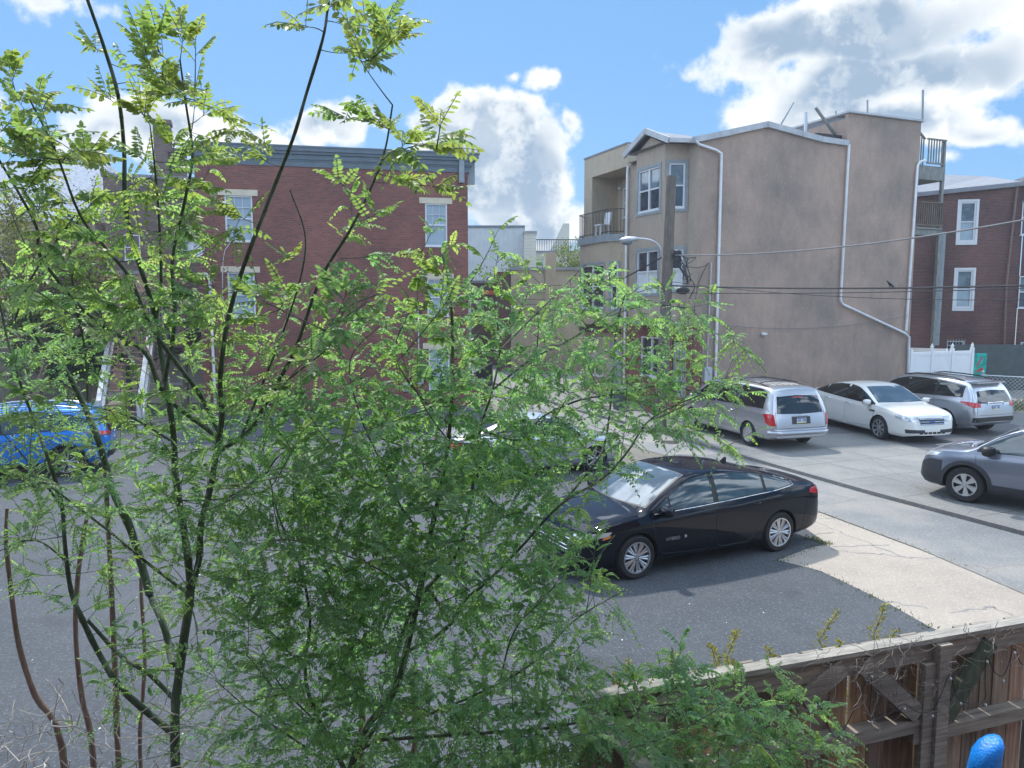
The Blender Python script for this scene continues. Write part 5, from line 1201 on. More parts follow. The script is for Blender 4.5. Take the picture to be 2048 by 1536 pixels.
# ------------------------------------------------------------------ utility pole, street lamp, wires
pb=G(1321,858,.08); pt=at(1343,352,pb.y+.15); ps=at(1338,430,pb.y+.1)
up=empty('utility_pole',tuple(pb)); tag(up,'weathered wooden utility pole at the kerb beside the stucco house','utility pole')
mb=MB(); mb.tube([Vector((0,0,0)),(pt-pb)*.5,(pt-pb)],[.20,.175,.15],14); mb.build('shaft',M['pole'],up,smooth=50)
def onpole(py): t=(py-858)/(352-858); return pb.lerp(pt,t)
pj=onpole(508)-pb
mb=MB(); mb.box((pj.x+.14,pj.y-.2,pj.z-.1),(pj.x+.3,pj.y-.1,pj.z+.06)); mb.ball((pj.x+.45,pj.y-.18,pj.z-1.1),(.22,.08,.12)); 
for k in range(8):
    a=Vector((pj.x+random.uniform(.1,.3),pj.y-.2,pj.z+random.uniform(-.3,.2))); mb.tube(smooth_path([a,a+Vector((.2,-.1,-.25)),a+Vector((random.uniform(.2,.6),0,random.uniform(-.9,-.2))),a+Vector((random.uniform(.1,.5),.05,random.uniform(-1.2,.1)))]),.014,4)
mb.build('cable_hardware',M['darkmetal'],up)
# lamp as own thing
lp=empty('street_lamp',tuple(onpole(520)),0); tag(lp,'grey cobra head street lamp on a curved arm fixed to the wooden pole','street lamp')
o_=onpole(520); hd_=at(1243,480,pb.y)-o_; m1=at(1318,492,pb.y)-o_; m2=at(1300,480,pb.y)-o_; m3=at(1275,477,pb.y)-o_
mb=MB(); mb.tube(smooth_path([(-.12,0,0),m1,m2,m3]),.032,8); mb.build('arm',M['metal'],lp,smooth=60)
mb=MB(); n=16; ring=[]
for (t,w_,zt1,zb1) in ((0,.02,.02,-.02),(.08,.09,.05,-.06),(.3,.14,.08,-.1),(.6,.19,.09,-.12),(.85,.16,.07,-.1),(.97,.08,.03,-.05),(1,.01,0,-.02)):
    c0=m3+Vector((.05,0,0))+(hd_-m3-Vector((.12,0,0)))*t
    for j in range(n):
        a=2*math.pi*j/n; s_=math.sin(a); ring.append(c0+Vector((0,w_*math.cos(a),(zt1 if s_>0 else -zb1)*s_)))
mb.add(ring,[(i*n+j,i*n+(j+1)%n,(i+1)*n+(j+1)%n,(i+1)*n+j) for i in range(6) for j in range(n)]); mb.build('head',M['metal'],lp,smooth=60)
mb=MB(); mb.ball(m3.lerp(hd_,.65)+Vector((0,0,-.11)),(.17,.14,.07)); mb.build('lens',M['pane'],lp,smooth=60)
# grey rounded column pipe behind the lamp belongs to downspout; wires
def wire(label,p,q,sag,rad,m='wire',n=24,name='overhead_wire'):
    mb=MB(); p=Vector(p); q=Vector(q); mb.tube([p.lerp(q,i/n)+Vector((0,0,-4*sag*(i/n)*(1-i/n))) for i in range(n+1)],rad,5); return tag(mb.build(name,M[m],smooth=60),label,'wire','overhead wires')
pp=onpole(508)
wire('thick pale cable running from the pole up to the top right edge',pp+Vector((.15,-.15,0)),at(2300,388,16),.35,.022,'wiregrey')
w2=wire('thick black double cable crossing the stained stucco wall',onpole(568)+Vector((.1,-.15,0)),at(2300,562,17),.12,.024)
wire('thin wire just below the black double cable',onpole(582)+Vector((.1,-.15,0)),at(2300,566,17.5),.10,.012)
wire('lowest sagging thin wire crossing the stucco wall',onpole(560)+Vector((.1,-.1,0)),at(2300,592,17.5),.28,.009)
wire('wire from the pole toward the tan balcony house',pp+Vector((-.1,0,.0)),at(900,640,45),.9,.024)
wire('second lower wire from the pole toward the far corner store',onpole(565)+Vector((-.1,0,0)),at(1020,590,44),.6,.016)
wire('short service wire from the pole to the meter conduit',pp+Vector((.1,-.1,0)),P0+E1*.45+Vector((.0,-.15,SX(1420,528)[1])),.25,.012)
a=SX(1440,650); b=SX(1815,630); o_=P0+E1*a[0]+Vector((.05,-.15,a[1])); wire('faint cable strung along the blank stucco wall by the wall lamp',P0+E1*a[0]+Vector((.05,-.12,a[1])),P0+E1*b[0]+Vector((.05,-.12,b[1])),.3,.010,'wiregrey')
# bird
t=.0; bp=at(1772,563,21.2)
# find wire height near that photo column
best=min((w2.data.vertices[i].co for i in range(len(w2.data.vertices))),key=lambda v: abs((v.x/v.y)-(bp.x/bp.y)))
bd=MB(); B0=Vector((best.x,best.y,best.z+.02)); 
bd.tf=Matrix.Translation(B0) @ Matrix.Rotation(R(8),4,'Y') @ Matrix.Scale(.72,4)
for (x,z,r) in (): pass
prof_=[(-.2,.035,.008),(-.15,.05,.02),(-.1,.075,.045),(-.04,.1,.062),(.02,.125,.06),(.06,.155,.042),(.085,.185,.034),(.1,.205,.034),(.125,.208,.02),(.15,.2,.006)]
n=10; vs=[]
for x,z,r in prof_:
    for j in range(n): a=2*math.pi*j/n; vs.append((-x,r*.85*math.cos(a),z+r*math.sin(a)))
bd.add(vs,[(i*n+j,i*n+(j+1)%n,(i+1)*n+(j+1)%n,(i+1)*n+j) for i in range(len(prof_)-1) for j in range(n)]); bd.tube([(0,.015,.06),(0,.015,-.01)],.006,4); bd.tube([(0,-.015,.06),(0,-.015,-.01)],.006,4)
tag(bd.build('bird',M['darkmetal'],smooth=60),'small dark bird perched on the black double cable','bird')
# trash and kerb details near steps
q=G(1238,818,.08); mb=MB(); mb.lathe([(.001,.0),(.22,.0),(.27,.75),(.3,.76),(.3,.82),(.001,.9)],16,'z'); o=mb.build('rubbish_bin',M['greenmetal'],smooth=40,loc=tuple(q)); tag(o,'dark green bin standing on the pavement by the brick steps','bin')

# ------------------------------------------------------------------ near wooden fence
fA=G(1188,1390,1.9); fB=G(2048,1240,1.9); dF=(fB-fA).normalized(); aF=math.atan2(dF.y,dF.x); LF=(fB-fA).length+2.6
nf=empty('wooden_fence',(fA.x,fA.y,0),aF); tag(nf,'weathered wooden plank fence with pale top cap at the lower right','fence')
H=1.9; mb=MB()
x=-.05
while x<LF:
    w_=random.uniform(.115,.15); t=random.uniform(.5,1.25); tint=random.choice([(1,.95,.9),(1.25,1.0,.75),(.8,.8,.82),(1.05,.85,.78),(.65,.62,.62),(1.35,1.1,.8)]); cc=tuple(min(1.6,v*t) for v in tint)
    tl=random.uniform(-.03,.03); zt1=H-.07-random.choice([0,0,.02,.05])
    mb.add([(x,.07,0),(x+w_,.07,0),(x+w_+tl*.3,.075+tl*.2,zt1),(x+tl*.3,.07,zt1),(x,.09,0),(x+w_,.09,0),(x+w_+tl*.3,.095,zt1),(x+tl*.3,.09,zt1)],[(0,1,2,3),(5,4,7,6),(1,5,6,2),(4,0,3,7),(3,2,6,7)],cc)
    x+=w_+random.choice([.004,.008,.015,.03])
mb.build('planks',M['boards'],nf)
mb=MB(); mb.box((-.1,-.035,H-.03),(LF,.055,H)); mb.build('top_cap',M['oldwood'],nf)
mb=MB(); mb.box((-.06,-.01,H-.16),(LF,.03,H-.037)); mb.build('top_rail',M['rails'],nf)
mb=MB(); 
for i in range(38):
    x=-.1+LF*i/38; mb.box((x+.01,.056,H-.02+random.uniform(-.01,.004)),(x+LF/38-random.uniform(.005,.05),.08,H-.002+random.uniform(-.01,.006)))
mb.build('board_tips',M['rails'],nf)
def FL(px,py): 
    s,z=locx(fA,aF,px,py); return s,z
for (px0,py0,px1,py1) in ((1400,1540,1835,1448),(1890,1460,2300,1362)):
    a=FL(px0,py0+0); b=FL(px1,py1); mb=MB(); zm=(a[1]+b[1])/2; mb.box((a[0]-.3,-.03,zm-.045),(b[0],.069,zm+.045)); mb.build('middle_rail',M['rails'],nf)
xp=FL(1868,1400)[0]; mb=MB(); mb.box((xp-.05,-.075,0),(xp+.05,-.012,H-.037)); mb.build('post',M['rails'],nf)
mb=MB(); mb.box((xp-.14,-.05,0),(xp-.055,.0,H-.165)); mb.build('post',M['rails'],nf)
mb=MB(); mb.box((LF-1.4,-.08,0),(LF-1.3,.0,H-.165)); mb.build('post',M['rails'],nf)
for (p,q,m) in (((1975,1280),(1885,1432),'mossy'),((1680,1330),(1600,1400),'rails'),((1720,1325),(1830,1425),'rails'),((1330,1395),(1250,1470),'rails')):
    a=FL(*p); b=FL(*q); mb=MB(); mb.beam((a[0],-.015,a[1]),(b[0],-.015,b[1]),.05,.12); mb.build('brace',M[m],nf)
# side fence running toward the camera
sf=empty('side_fence',(fA.x-.03,fA.y-.05,0),aF-R(90-3)); tag(sf,'wooden fence section with pale cap running toward the viewer','fence')
mb=MB(); mb.box((.1,-.05,H-.06),(3.4,.03,H-.02)); mb.build('top_cap',M['oldwood'],sf)
mb=MB(); x=.05
while x<3.3:
    w_=random.uniform(.12,.15); t=random.uniform(.4,.8); mb.box((x,.052,0),(x+w_,.07,H-.08),(t,t*.95,t*.9)); x+=w_+.012
mb.build('planks',M['boards'],sf); mb=MB(); mb.box((.1,.0,H-.5),(3.4,.051,H-.4)); mb.build('rail',M['rails'],sf)
# string of clear bulbs
sl=empty('string_lights',(fA.x,fA.y,0),aF); tag(sl,'string of small clear glass bulbs hanging along the plank fence','string lights')
pb_=[(1655,1460),(1720,1420),(1785,1394),(1840,1408),(1896,1384),(1876,1335),(1948,1302),(1980,1340),(2003,1285),(2028,1322),(2032,1280),(1945,1387),(1720,1330),(1610,1385),(1510,1400),(1370,1490)]
P=[Vector((FL(*p)[0],-.09,FL(*p)[1])) for p in sorted(pb_)]; Q=[]
for a,b in zip(P,P[1:]): Q+= [a,(a+b)/2+Vector((0,0,-.03))]
mb=MB(); mb.tube(smooth_path(Q+[P[-1]],3),.0035,4); mb.build('cord',M['wire'],sl)
for p in P:
    mb=MB(); mb.ball(p+Vector((0,-.01,-.03)),(.009,.009,.012),8,6); mb.build('bulb',M['bulb'],sl,smooth=60)
# dead vines
mb=MB(); rnd=random.Random(5)
for i in range(150):
    cx,cy=rnd.choice([(1650,1340),(1740,1310),(1760,1345),(1850,1330),(1700,1350),(1840,1370),(1790,1280),(1960,1265)]); s,z=FL(cx+rnd.gauss(0,26),cy+rnd.gauss(0,20)); p=Vector((s,-.08-rnd.random()*.06,min(z,H+.05))); P=[p]; d=Vector((rnd.gauss(0,1),rnd.gauss(0,.2),rnd.gauss(-.2,1))).normalized()
    for k in range(rnd.randint(4,9)):
        d=(d+Vector((rnd.gauss(0,.6),rnd.gauss(0,.25),rnd.gauss(-.05,.6)))).normalized(); q=P[-1]+d*.035; q.y=min(q.y,-.065) if q.z<H+.01 else q.y; P.append(q)
    mb.tube(smooth_path(P,2),rnd.choice([.0008,.0012,.002]),4)
vt=P0.copy(); o=mb.build('dead_vines',M['vine'],smooth=60); o.location=(fA.x,fA.y,0); o.rotation_euler=(0,0,aF); tag(o,'tangle of dry grey vines clinging to the top of the plank fence','vine')
# blue plastic cover
g=at(1966,1498,4.15); bt_=MB(); n=22; rings=[]
rnd=random.Random(3)
for i,(z,rx,ry) in enumerate([(-.9,.15,.15),(-.6,.17,.16),(-.3,.16,.15),(-.06,.12,.13),(.02,.115,.12),(.07,.10,.11),(.105,.07,.08),(.12,.03,.04),(.122,.004,.004)]):
    for j in range(n):
        a=2*math.pi*j/n; k=1+.05*math.sin(3*a+i)+rnd.uniform(-.03,.03); X=rx*k*math.cos(a)
        X=min(X+.02,.10) if z>-.4 else X
        rings.append((X+(.07*max(0,z)/.12), ry*k*math.sin(a), z+(X*.25 if z>-.1 else 0)+rnd.uniform(-.004,.004)))
rings=[((x*.68),(y*.68),(z if z<-.2 else z*.8-.03)) for x,y,z in rings]
bt_.add(rings,[(i*n+j,i*n+(j+1)%n,(i+1)*n+(j+1)%n,(i+1)*n+j) for i in range(8) for j in range(n)])
o=bt_.build('plastic_cover',M['bluetarp'],smooth=50,loc=tuple(g)); tag(o,'bright blue plastic cover bulging up in front of the plank fence','plastic cover')
mb=MB(); mb.lathe([(.12,-(g.z)),(.14,-.85),(.1,-.5)],18,'z'); o2=mb.build('stand',M['blackplastic']); o2.parent=o

# the viewer's own row of brick houses, seen only in reflections on the cars
vr=empty('viewer_row_house',(0,-.35,0),0); tag(vr,'long brick row house behind the viewer, seen mirrored in the black sedan windows','house')
mb=MB(); mb.box((-26,-9,0),(.0-1.2,0,8.6)); mb.box((-1.2,-9,0),(20,-.001,8.6)); mb.build('wall',M['oldbrick'],vr)
for i in range(12):
    for z in (1.0,4.2):
        x=-24+i*3.6
        if abs(x)<1.5: continue
        mb=MB(); mb.box((x,0,z),(x+1.1,.06,z+1.7)); f=mb.build('window',M['white'],vr); mb=MB(); mb.box((x+.08,.0,z+.08),(x+1.02,.07,z+1.62)); mb.build('pane',M['panedark'],f)
# ------------------------------------------------------------------ foliage
class Leaves:
    """collects compound leaves as numpy blocks"""
    def __init__(s): s.V=[]; s.F3=[]; s.C=[]; s.n=0
    def leaflets(s, P, D, Nn, L, W, colr):
        # P base points, D directions, Nn normals (k,3); two-quad folded leaflet as 4 triangles
        k=len(P); S=np.cross(D,Nn); S/=np.linalg.norm(S,axis=1,keepdims=True)+1e-9; L=L[:,None]; W=W[:,None]
        v0=P; v1=P+D*L*.32+S*W*.52-Nn*L*.02; v2=P+D*L*.72+S*W*.40-Nn*L*.07; v3=P+D*L*1.0-Nn*L*.16; v4=P+D*L*.72-S*W*.40-Nn*L*.07; v5=P+D*L*.32-S*W*.52-Nn*L*.02; vc=P+D*L*.5-Nn*L*.06-Nn*W*.12
        v=np.stack([v0,v1,v2,v3,v4,v5,vc],1).reshape(-1,3); b=(np.arange(k)*7)[:,None]+s.n
        f=np.concatenate([b+np.array(t) for t in ((0,1,6),(1,2,6),(2,3,6),(3,4,6),(4,5,6),(5,0,6))],0)
        s.V.append(v); s.F3.append(f); s.C.append(np.repeat(colr,7,axis=0)); s.n+=7*k
    def build(s,name,parent,m='leaf'):
        V=np.concatenate(s.V).astype(np.float32); F=np.concatenate(s.F3).astype(np.int32); C=np.concatenate(s.C).astype(np.float32)
        me=bpy.data.meshes.new(name); me.vertices.add(len(V)); me.vertices.foreach_set('co',V.ravel()); me.loops.add(F.size); me.loops.foreach_set('vertex_index',F.ravel())
        me.polygons.add(len(F)); me.polygons.foreach_set('loop_start',np.arange(0,F.size,3,dtype=np.int32)); me.polygons.foreach_set('loop_total',np.full(len(F),3,np.int32)); me.update(calc_edges=True)
        a=me.color_attributes.new('Col','FLOAT_COLOR','POINT'); a.data.foreach_set('color',np.concatenate([C,np.ones((len(C),1),np.float32)],1).ravel())
        me.materials.append(M[m]); me.polygons.foreach_set('use_smooth',[True]*len(F)); o=bpy.data.objects.new(name,me); col.objects.link(o); o.parent=parent; return o
rg=np.random.default_rng(7)
def unit(v): return v/(np.linalg.norm(v)+1e-9)
def compound(lv, rach, P, D, length, pairs, ll, colr, droop=.5, fold=.3, curl=0.0):
    D=unit(np.array(D)); up=np.array([0,0,1.0]); side=unit(np.cross(D,up)+rg.normal(0,.25,3)); 
    n=pairs; t=np.linspace(.18,1,n); 
    def pt(tt): return P+D*(length*tt)[:,None] - up*(length*droop*tt**2)[:,None]
    pts=pt(t); tan=D[None]-up[None]*(2*droop*t)[:,None]; tan/=np.linalg.norm(tan,axis=1,keepdims=True)
    S=np.cross(tan,up); S/=np.linalg.norm(S,axis=1,keepdims=True)+1e-9; roll=rg.normal(0,.5)
    Nn=np.cross(S,tan); S,Nn=S*math.cos(roll)+Nn*math.sin(roll), Nn*math.cos(roll)-S*math.sin(roll)
    prof=np.clip(.72+.9*t-1.05*t*t,.3,1)
    for sg in (1,-1):
        dd=S*sg*.88+tan*.5-Nn*fold+rg.normal(0,.13,(n,3)); dd/=np.linalg.norm(dd,axis=1,keepdims=True)
        nn=Nn+S*sg*fold+rg.normal(0,.18,(n,3)); nn-=dd*np.sum(nn*dd,1,keepdims=True); nn/=np.linalg.norm(nn,axis=1,keepdims=True)
        L=ll*prof*rg.uniform(.85,1.12,n); c=colr[None]*rg.uniform(.82,1.18,(n,1)); lv.leaflets(pts,dd,nn,L,L*rg.uniform(.46,.58),c)
    lv.leaflets(pts[-1:],tan[-1:],Nn[-1:],np.array([ll*.9]),np.array([ll*.42]),colr[None])
    if rach is not None: rach.tube([P,*[tuple(q) for q in pt(np.array([.3,.65,1.0]))]],.0013,3,caps=False)

skel=[] # (tree, [(px,py)...], Y0, Y1, rad0 px, rad1 px)
A,B,C_='A','B','C'
skel+= [(A,[(352,1570),(350,1480),(352,1400),(366,1290),(380,1190),(376,1120),(368,1060),(352,960),(346,860),(330,760),(314,650)],4.1,3.9,15,9),
 (A,[(314,650),(296,580),(266,490),(250,400),(248,300),(236,190),(205,85),(172,-10),(160,-60)],3.9,2.7,7,5),
 (A,[(378,1190),(398,1120),(402,1050),(420,980),(437,880),(444,830),(440,760),(452,660),(478,560),(530,420),(585,280),(612,190),(645,80),(655,20),(662,-40)],4.1,2.6,10,4),
 (A,[(440,868),(400,790),(345,715),(300,650),(262,560),(215,500),(160,430),(110,300),(60,200)],4.0,2.8,7,3),
 (A,[(430,870),(330,790),(290,705),(212,656),(147,598),(80,510),(75,460),(40,390),(-20,290)],4.1,2.9,7,4),
 (A,[(338,1460),(250,1385),(205,1320),(165,1240),(142,1180),(130,1090),(122,1000),(90,900),(60,820),(20,700),(-10,560)],4.2,3.6,10,3),
 (A,[(350,1400),(300,1350),(240,1310),(175,1240)],4.15,4.2,7,7),
 (A,[(300,1190),(262,1060),(225,980),(200,890),(172,820),(130,740),(78,682),(50,600),(-10,500)],4.6,4.2,12,5),(A,[(345,1330),(330,1260),(300,1190)],4.2,4.6,10,11),
 (A,[(312,640),(322,560),(318,440),(310,340),(300,250)],3.9,2.9,5,2),
 (A,[(330,760),(350,640),(345,520),(370,400),(385,310),(372,210),(360,120)],3.9,2.7,6,3),
 (A,[(128,1020),(70,940),(0,860)],3.9,3.6,4,2),(A,[(142,1130),(70,1080),(-10,1105)],4.0,4.0,3,2),(A,[(380,1190),(300,1130),(215,1060),(110,980),(40,930)],4.0,3.7,5,2),
 (A,[(330,1000),(420,1000),(520,985)],3.9,3.8,3,1),(A,[(340,880),(250,830),(120,800)],3.9,3.8,4,2),
 (A,[(444,1000),(520,960),(560,910),(640,860)],4.0,3.6,4,2),(A,[(442,900),(500,860),(540,790),(590,700),(640,560),(700,460),(740,380),(770,300),(785,210)],4.0,2.7,7,3),
 (A,[(540,790),(600,740),(660,690),(690,620),(750,590)],3.7,3.2,3,2),(A,[(480,880),(520,780),(560,680),(600,560),(610,470),(580,380)],3.9,3.1,4,2),
 (A,[(140,500),(150,600),(170,700),(175,800)],3.4,3.8,3,4),(A,[(30,640),(60,560),(150,430)],3.5,3.2,3,3),
]
skel+= [(B,[(700,1600),(702,1540),(730,1460),(790,1380),(815,1290),(840,1180),(862,1065),(885,960),(900,850),(905,720),(902,610),(885,510)],4.1,3.6,13,4),
 (B,[(700,1560),(625,1410),(610,1330),(620,1240),(600,1130),(560,1040),(540,960)],4.1,3.8,9,3),
 (B,[(720,1500),(780,1400),(800,1280),(850,1180),(893,1256-20)],4.1,4.1,9,7),(B,[(820,1300),(893,1256),(930,1200),(968,1169),(1034,1103),(1120,1010),(1205,957),(1253,906),(1290,850),(1330,820),(1400,790)],4.2,4.4,8,3),
 (B,[(850,1180),(914,1107),(935,1030),(945,975),(960,860),(985,780),(1000,690),(985,600)],4.0,4.1,8,3),
 (B,[(1130,1000),(1180,940),(1208,892),(1222,800),(1232,660),(1250,590)],4.4,4.6,5,3),(B,[(960,860),(1040,880),(1083,835),(1160,800),(1250,786),(1330,770),(1410,790)],4.1,4.7,5,3),
 (B,[(985,780),(1060,720),(1140,680),(1200,640),(1300,610),(1390,620)],4.1,4.8,4,2),(B,[(1000,700),(1060,640),(1130,570),(1170,530)],4.1,4.6,3,2),
 (B,[(870,1100),(800,1010),(760,920),(720,830),(700,720),(760,650)],4.0,3.7,5,2),(B,[(900,850),(830,780),(790,700),(830,600)],3.9,3.7,4,2),
 (B,[(840,1200),(760,1140),(660,1100),(580,1080),(500,1090)],3.9,3.6,4,2),(B,[(900,960),(820,900),(700,860),(600,850)],3.9,3.6,4,2),
 (B,[(720,1500),(830,1440),(950,1390),(1060,1330),(1150,1240),(1250,1180)],4.0,4.2,7,2),(B,[(1000,1360),(1030,1260),(1100,1180),(1180,1130),(1230,1070)],4.1,4.3,4,2),
 (B,[(700,1560),(590,1480),(500,1420),(430,1360)],4.1,3.9,6,2),(B,[(640,1450),(560,1370),(520,1290)],4.0,3.8,4,2),
 (B,[(760,1480),(900,1470),(1060,1460),(1150,1446),(1280,1416),(1368,1407),(1470,1410),(1565,1410),(1640,1430)],3.9,3.75,7,3),
 (B,[(1280,1416),(1400,1450),(1500,1490),(1600,1510)],3.75,3.8,3,2),(B,[(1200,1440),(1250,1500),(1300,1560)],3.7,3.6,4,2),(B,[(1368,1407),(1440,1360),(1520,1350)],3.75,3.8,3,1),
]
grid=["000001101267200000000000000",
"000156300145300000000000000",
"100267410001100000000000000",
"540023420022320000000000000",
"663125632001642000000000000",
"573246721021420000000000000",
"355667510232210000000000000",
"356655421352032200000000000",
"566555321353043330330000000",
"456666421353445445556420000",
"667324333454444555556652000",
"666223344444455555665542000",
"554223466666566656667642000",
"335456677777777776554321000",
"334456778777899986320000000",
"465566688889998865100000000",
"323446778898888775300000000",
"222344678998888775400000000",
"112233568898886554420000000",
"000223468898766555300000000",
"000322358887655444300100000",
"000222258887766544333553210",
"001112346777777666667765542",
"000012345677777777777767742"]
# sampled skeleton in pixel and world space
NP=[];NW=[];NT=[];tubes={'A':MB(),'B':MB()}; 
base={'A':at(352,1570,4.1),'B':at(700,1600,4.1)}
for (tr_,pl,Y0,Y1,r0,r1) in skel:
    sp_=smooth_path([(x,y,0) for x,y in pl],5); n=len(sp_); W_=[]; R_=[]
    for i,p in enumerate(sp_):
        t=i/(n-1); Y=Y0+(Y1-Y0)*t+.05*math.sin(i*.7); w=at(p.x,p.y,Y); W_.append(w); R_.append((r0+(max(1.2,r1*.75)-r0)*t)*(.72 if tr_=='A' or r0>10 else .55)*Y/FPX*random.uniform(.92,1.08)); NP.append((p.x,p.y,Y)); NW.append(tuple(w)); NT.append(tr_)
    if (pl[0][1]>=1570): g=Vector((W_[0].x,W_[0].y+.1,0)); W_=[g,g.lerp(W_[0],.5)]+W_; R_=[R_[0]*1.25,R_[0]*1.1]+R_
    tubes[tr_].tube(W_,R_,9)
    # knots
    for _ in range(n//6): k=random.randrange(n); tubes[tr_].ball(W_[k],R_[k]*1.25,6,4)
NPa=np.array(NP); NT=list(NT)
fol={'A':Leaves(),'B':Leaves()}; tw={'A':MB(),'B':MB()}; twn={'A':[[],[]],'B':[[],[]]}
TW_P={k:[np.array([w for w,t in zip(NW,NT) if t==k])] for k in 'AB'}
def arr(k): 
    if len(TW_P[k])>40: TW_P[k]=[np.concatenate(TW_P[k])]
    return np.concatenate(TW_P[k])
jobs=[]
for r,row in enumerate(grid):
    for c_i,ch in enumerate(row):
        d=int(ch); 
        if not d: continue
        nspr=d*((.36 if c_i>=6 else (.46 if r<4 else .62)) if r<9 and c_i<16 else 1.1)*(1.3 if r>=12 else 1.0); nspr=int(nspr)+(rg.random()<nspr%1)
        for _ in range(nspr):
            jobs.append((c_i*64+rg.uniform(-4,68)-(22 if c_i>=17 else 0),r*64+rg.uniform(-4,68),d,r,c_i))
jj=[]
for (px,py,d,r,c_i) in jobs:
    dp=np.hypot(NPa[:,0]-px,NPa[:,1]-py); k=int(np.argmin(dp)); Y=NPa[k,2]+rg.normal(0,.14 if r<8 else .3); Y=max(2.3,min(Y,5.2 if px>1050 and py<1350 else 4.9)) 
    if px>1150 and py>1330: Y=min(Y,3.85)
    jj.append((dp[k],px,py,Y,NT[k],r,c_i,d))
jj.sort(key=lambda q:q[0])
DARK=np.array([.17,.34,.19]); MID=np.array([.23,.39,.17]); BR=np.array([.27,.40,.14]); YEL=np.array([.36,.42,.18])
for (dist,px,py,Y,tk,r,c_i,d) in jj:
    tip=np.array(at(px,py,Y)); P_=arr(tk); dd=np.linalg.norm(P_-tip,axis=1)+np.maximum(0,P_[:,2]-tip[2])*.8; k=int(np.argmin(dd)); a=P_[k]; v=tip-a; L=np.linalg.norm(v)
    if L<.02: continue
    mid=a+v*.5+np.array([0,0,-.06*L if v[2]>0 else .12*L])+rg.normal(0,.04*L,3)
    ts=np.linspace(0,1,6)[:,None]; cur=(1-ts)**2*a+2*ts*(1-ts)*mid+ts**2*tip
    r0=min(.006,.0016+.0045*L); tw[tk].tube([tuple(q) for q in cur],[r0*(1-.6*i/5) for i in range(6)],4,caps=False); TW_P[tk].append(cur[1:])
    # colour: youngest growth high up and at the edges
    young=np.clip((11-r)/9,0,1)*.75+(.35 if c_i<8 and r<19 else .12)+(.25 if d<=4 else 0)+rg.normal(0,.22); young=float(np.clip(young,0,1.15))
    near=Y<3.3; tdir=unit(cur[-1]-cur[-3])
    nl=rg.integers(4,7)
    for q in range(nl):
        f=1-.55*(q/nl)**1.2*min(1,L/.15) if L>.1 else 1-.3*q/nl; b0=cur[0]+(cur[-1]-cur[0])*f if False else (1-f)**2*a+2*f*(1-f)*mid+f*f*tip
        az_=q*2.4+rg.uniform(-.5,.5); out=np.array([math.cos(az_),math.sin(az_)*.9,rg.uniform(.0,.7)]); D=unit(out*(.9 if q else .3)+tdir*.8+np.array([0,0,.25 if near else .1]))
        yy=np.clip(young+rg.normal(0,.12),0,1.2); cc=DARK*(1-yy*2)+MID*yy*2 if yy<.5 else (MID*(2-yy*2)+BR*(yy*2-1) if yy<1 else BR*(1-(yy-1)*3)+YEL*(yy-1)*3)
        if near: cc=cc*.72  # near leaves darkened in colour, imitating backlit silhouettes against the sky
        if near: ll=rg.uniform(.026,.040); ln=rg.uniform(.09,.16); pr=int(rg.integers(5,9)); dr=rg.uniform(.0,.5)
        elif px>1080 and py<1350: ll=rg.uniform(.019,.031); ln=rg.uniform(.10,.17); pr=int(rg.integers(6,10)); dr=rg.uniform(.2,.8)
        elif c_i<9 and r>9: ll=rg.uniform(.015,.025); ln=rg.uniform(.08,.14); pr=int(rg.integers(6,10)); dr=rg.uniform(.1,.6)
        else: ll=rg.uniform(.017,.032); ln=rg.uniform(.09,.16); pr=int(rg.integers(6,11)); dr=rg.uniform(.2,.9)
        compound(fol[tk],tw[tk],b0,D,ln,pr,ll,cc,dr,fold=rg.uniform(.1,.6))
names={'A':('locust_tree','young multi stemmed locust tree with tall leafy shoots at the left foreground'),'B':('locust_tree','dense bushy locust tree at the centre foreground with arms reaching toward the plank fence')}
for k in 'AB':
    b_=base[k]; root=empty(names[k][0],(b_.x,b_.y+.1,0)); tag(root,names[k][1],'tree','locust trees in the foreground'); inv=Matrix.Translation((-b_.x,-b_.y-.1,0))
    for o in (tubes[k].build('trunk',M['bark'],root,smooth=60),tw[k].build('twigs',M['bark'],root,smooth=60),fol[k].build('crown',root)): o.data.transform(inv)

# bare reddish saplings, lower left
for (pl,Y,r0,r1,lab) in (([(125,1500),(70,1390),(38,1290),(22,1180),(12,1080),(14,1016)],4.4,9,4,'bare reddish sapling stem leaning left at the far left edge'),
    ([(185,1500),(165,1400),(153,1300),(152,1200),(165,1080),(180,1010)],4.7,8,5,'bare reddish sapling stem second from the left edge'),
    ([(236,1500),(232,1380),(226,1250),(220,1120),(214,1010),(212,930)],4.5,9,5,'bare reddish sapling stem just left of the leafy locust trunk'),
    ([(280,1500),(285,1400),(290,1310),(283,1200),(280,1120)],4.9,6,4,'thin bare sapling stem directly beside the leafy locust trunk'),
    ([(728,1600),(722,1500),(726,1420),(722,1330)],4.6,12,7,'brown bare stem among the dense centre locust'),([(800,1600),(828,1500),(830,1420),(820,1340)],4.7,10,6,'brown bare stem right of centre in the dense locust')):
    P=[at(x,y,Y) for x,y in pl]; g=Vector((P[0].x,P[0].y,0)); sap=smooth_path([g]+P,4); n=len(sap); mb=MB(); mb.tube([p-g for p in sap],[(r0+(r1-r0)*i/(n-1))*.8*Y/FPX*random.uniform(.9,1.1) for i in range(n)],8)
    o=mb.build('bare_sapling',M['barkbrown'],smooth=60,loc=tuple(g)); tag(o,lab,'sapling','bare sapling stems')
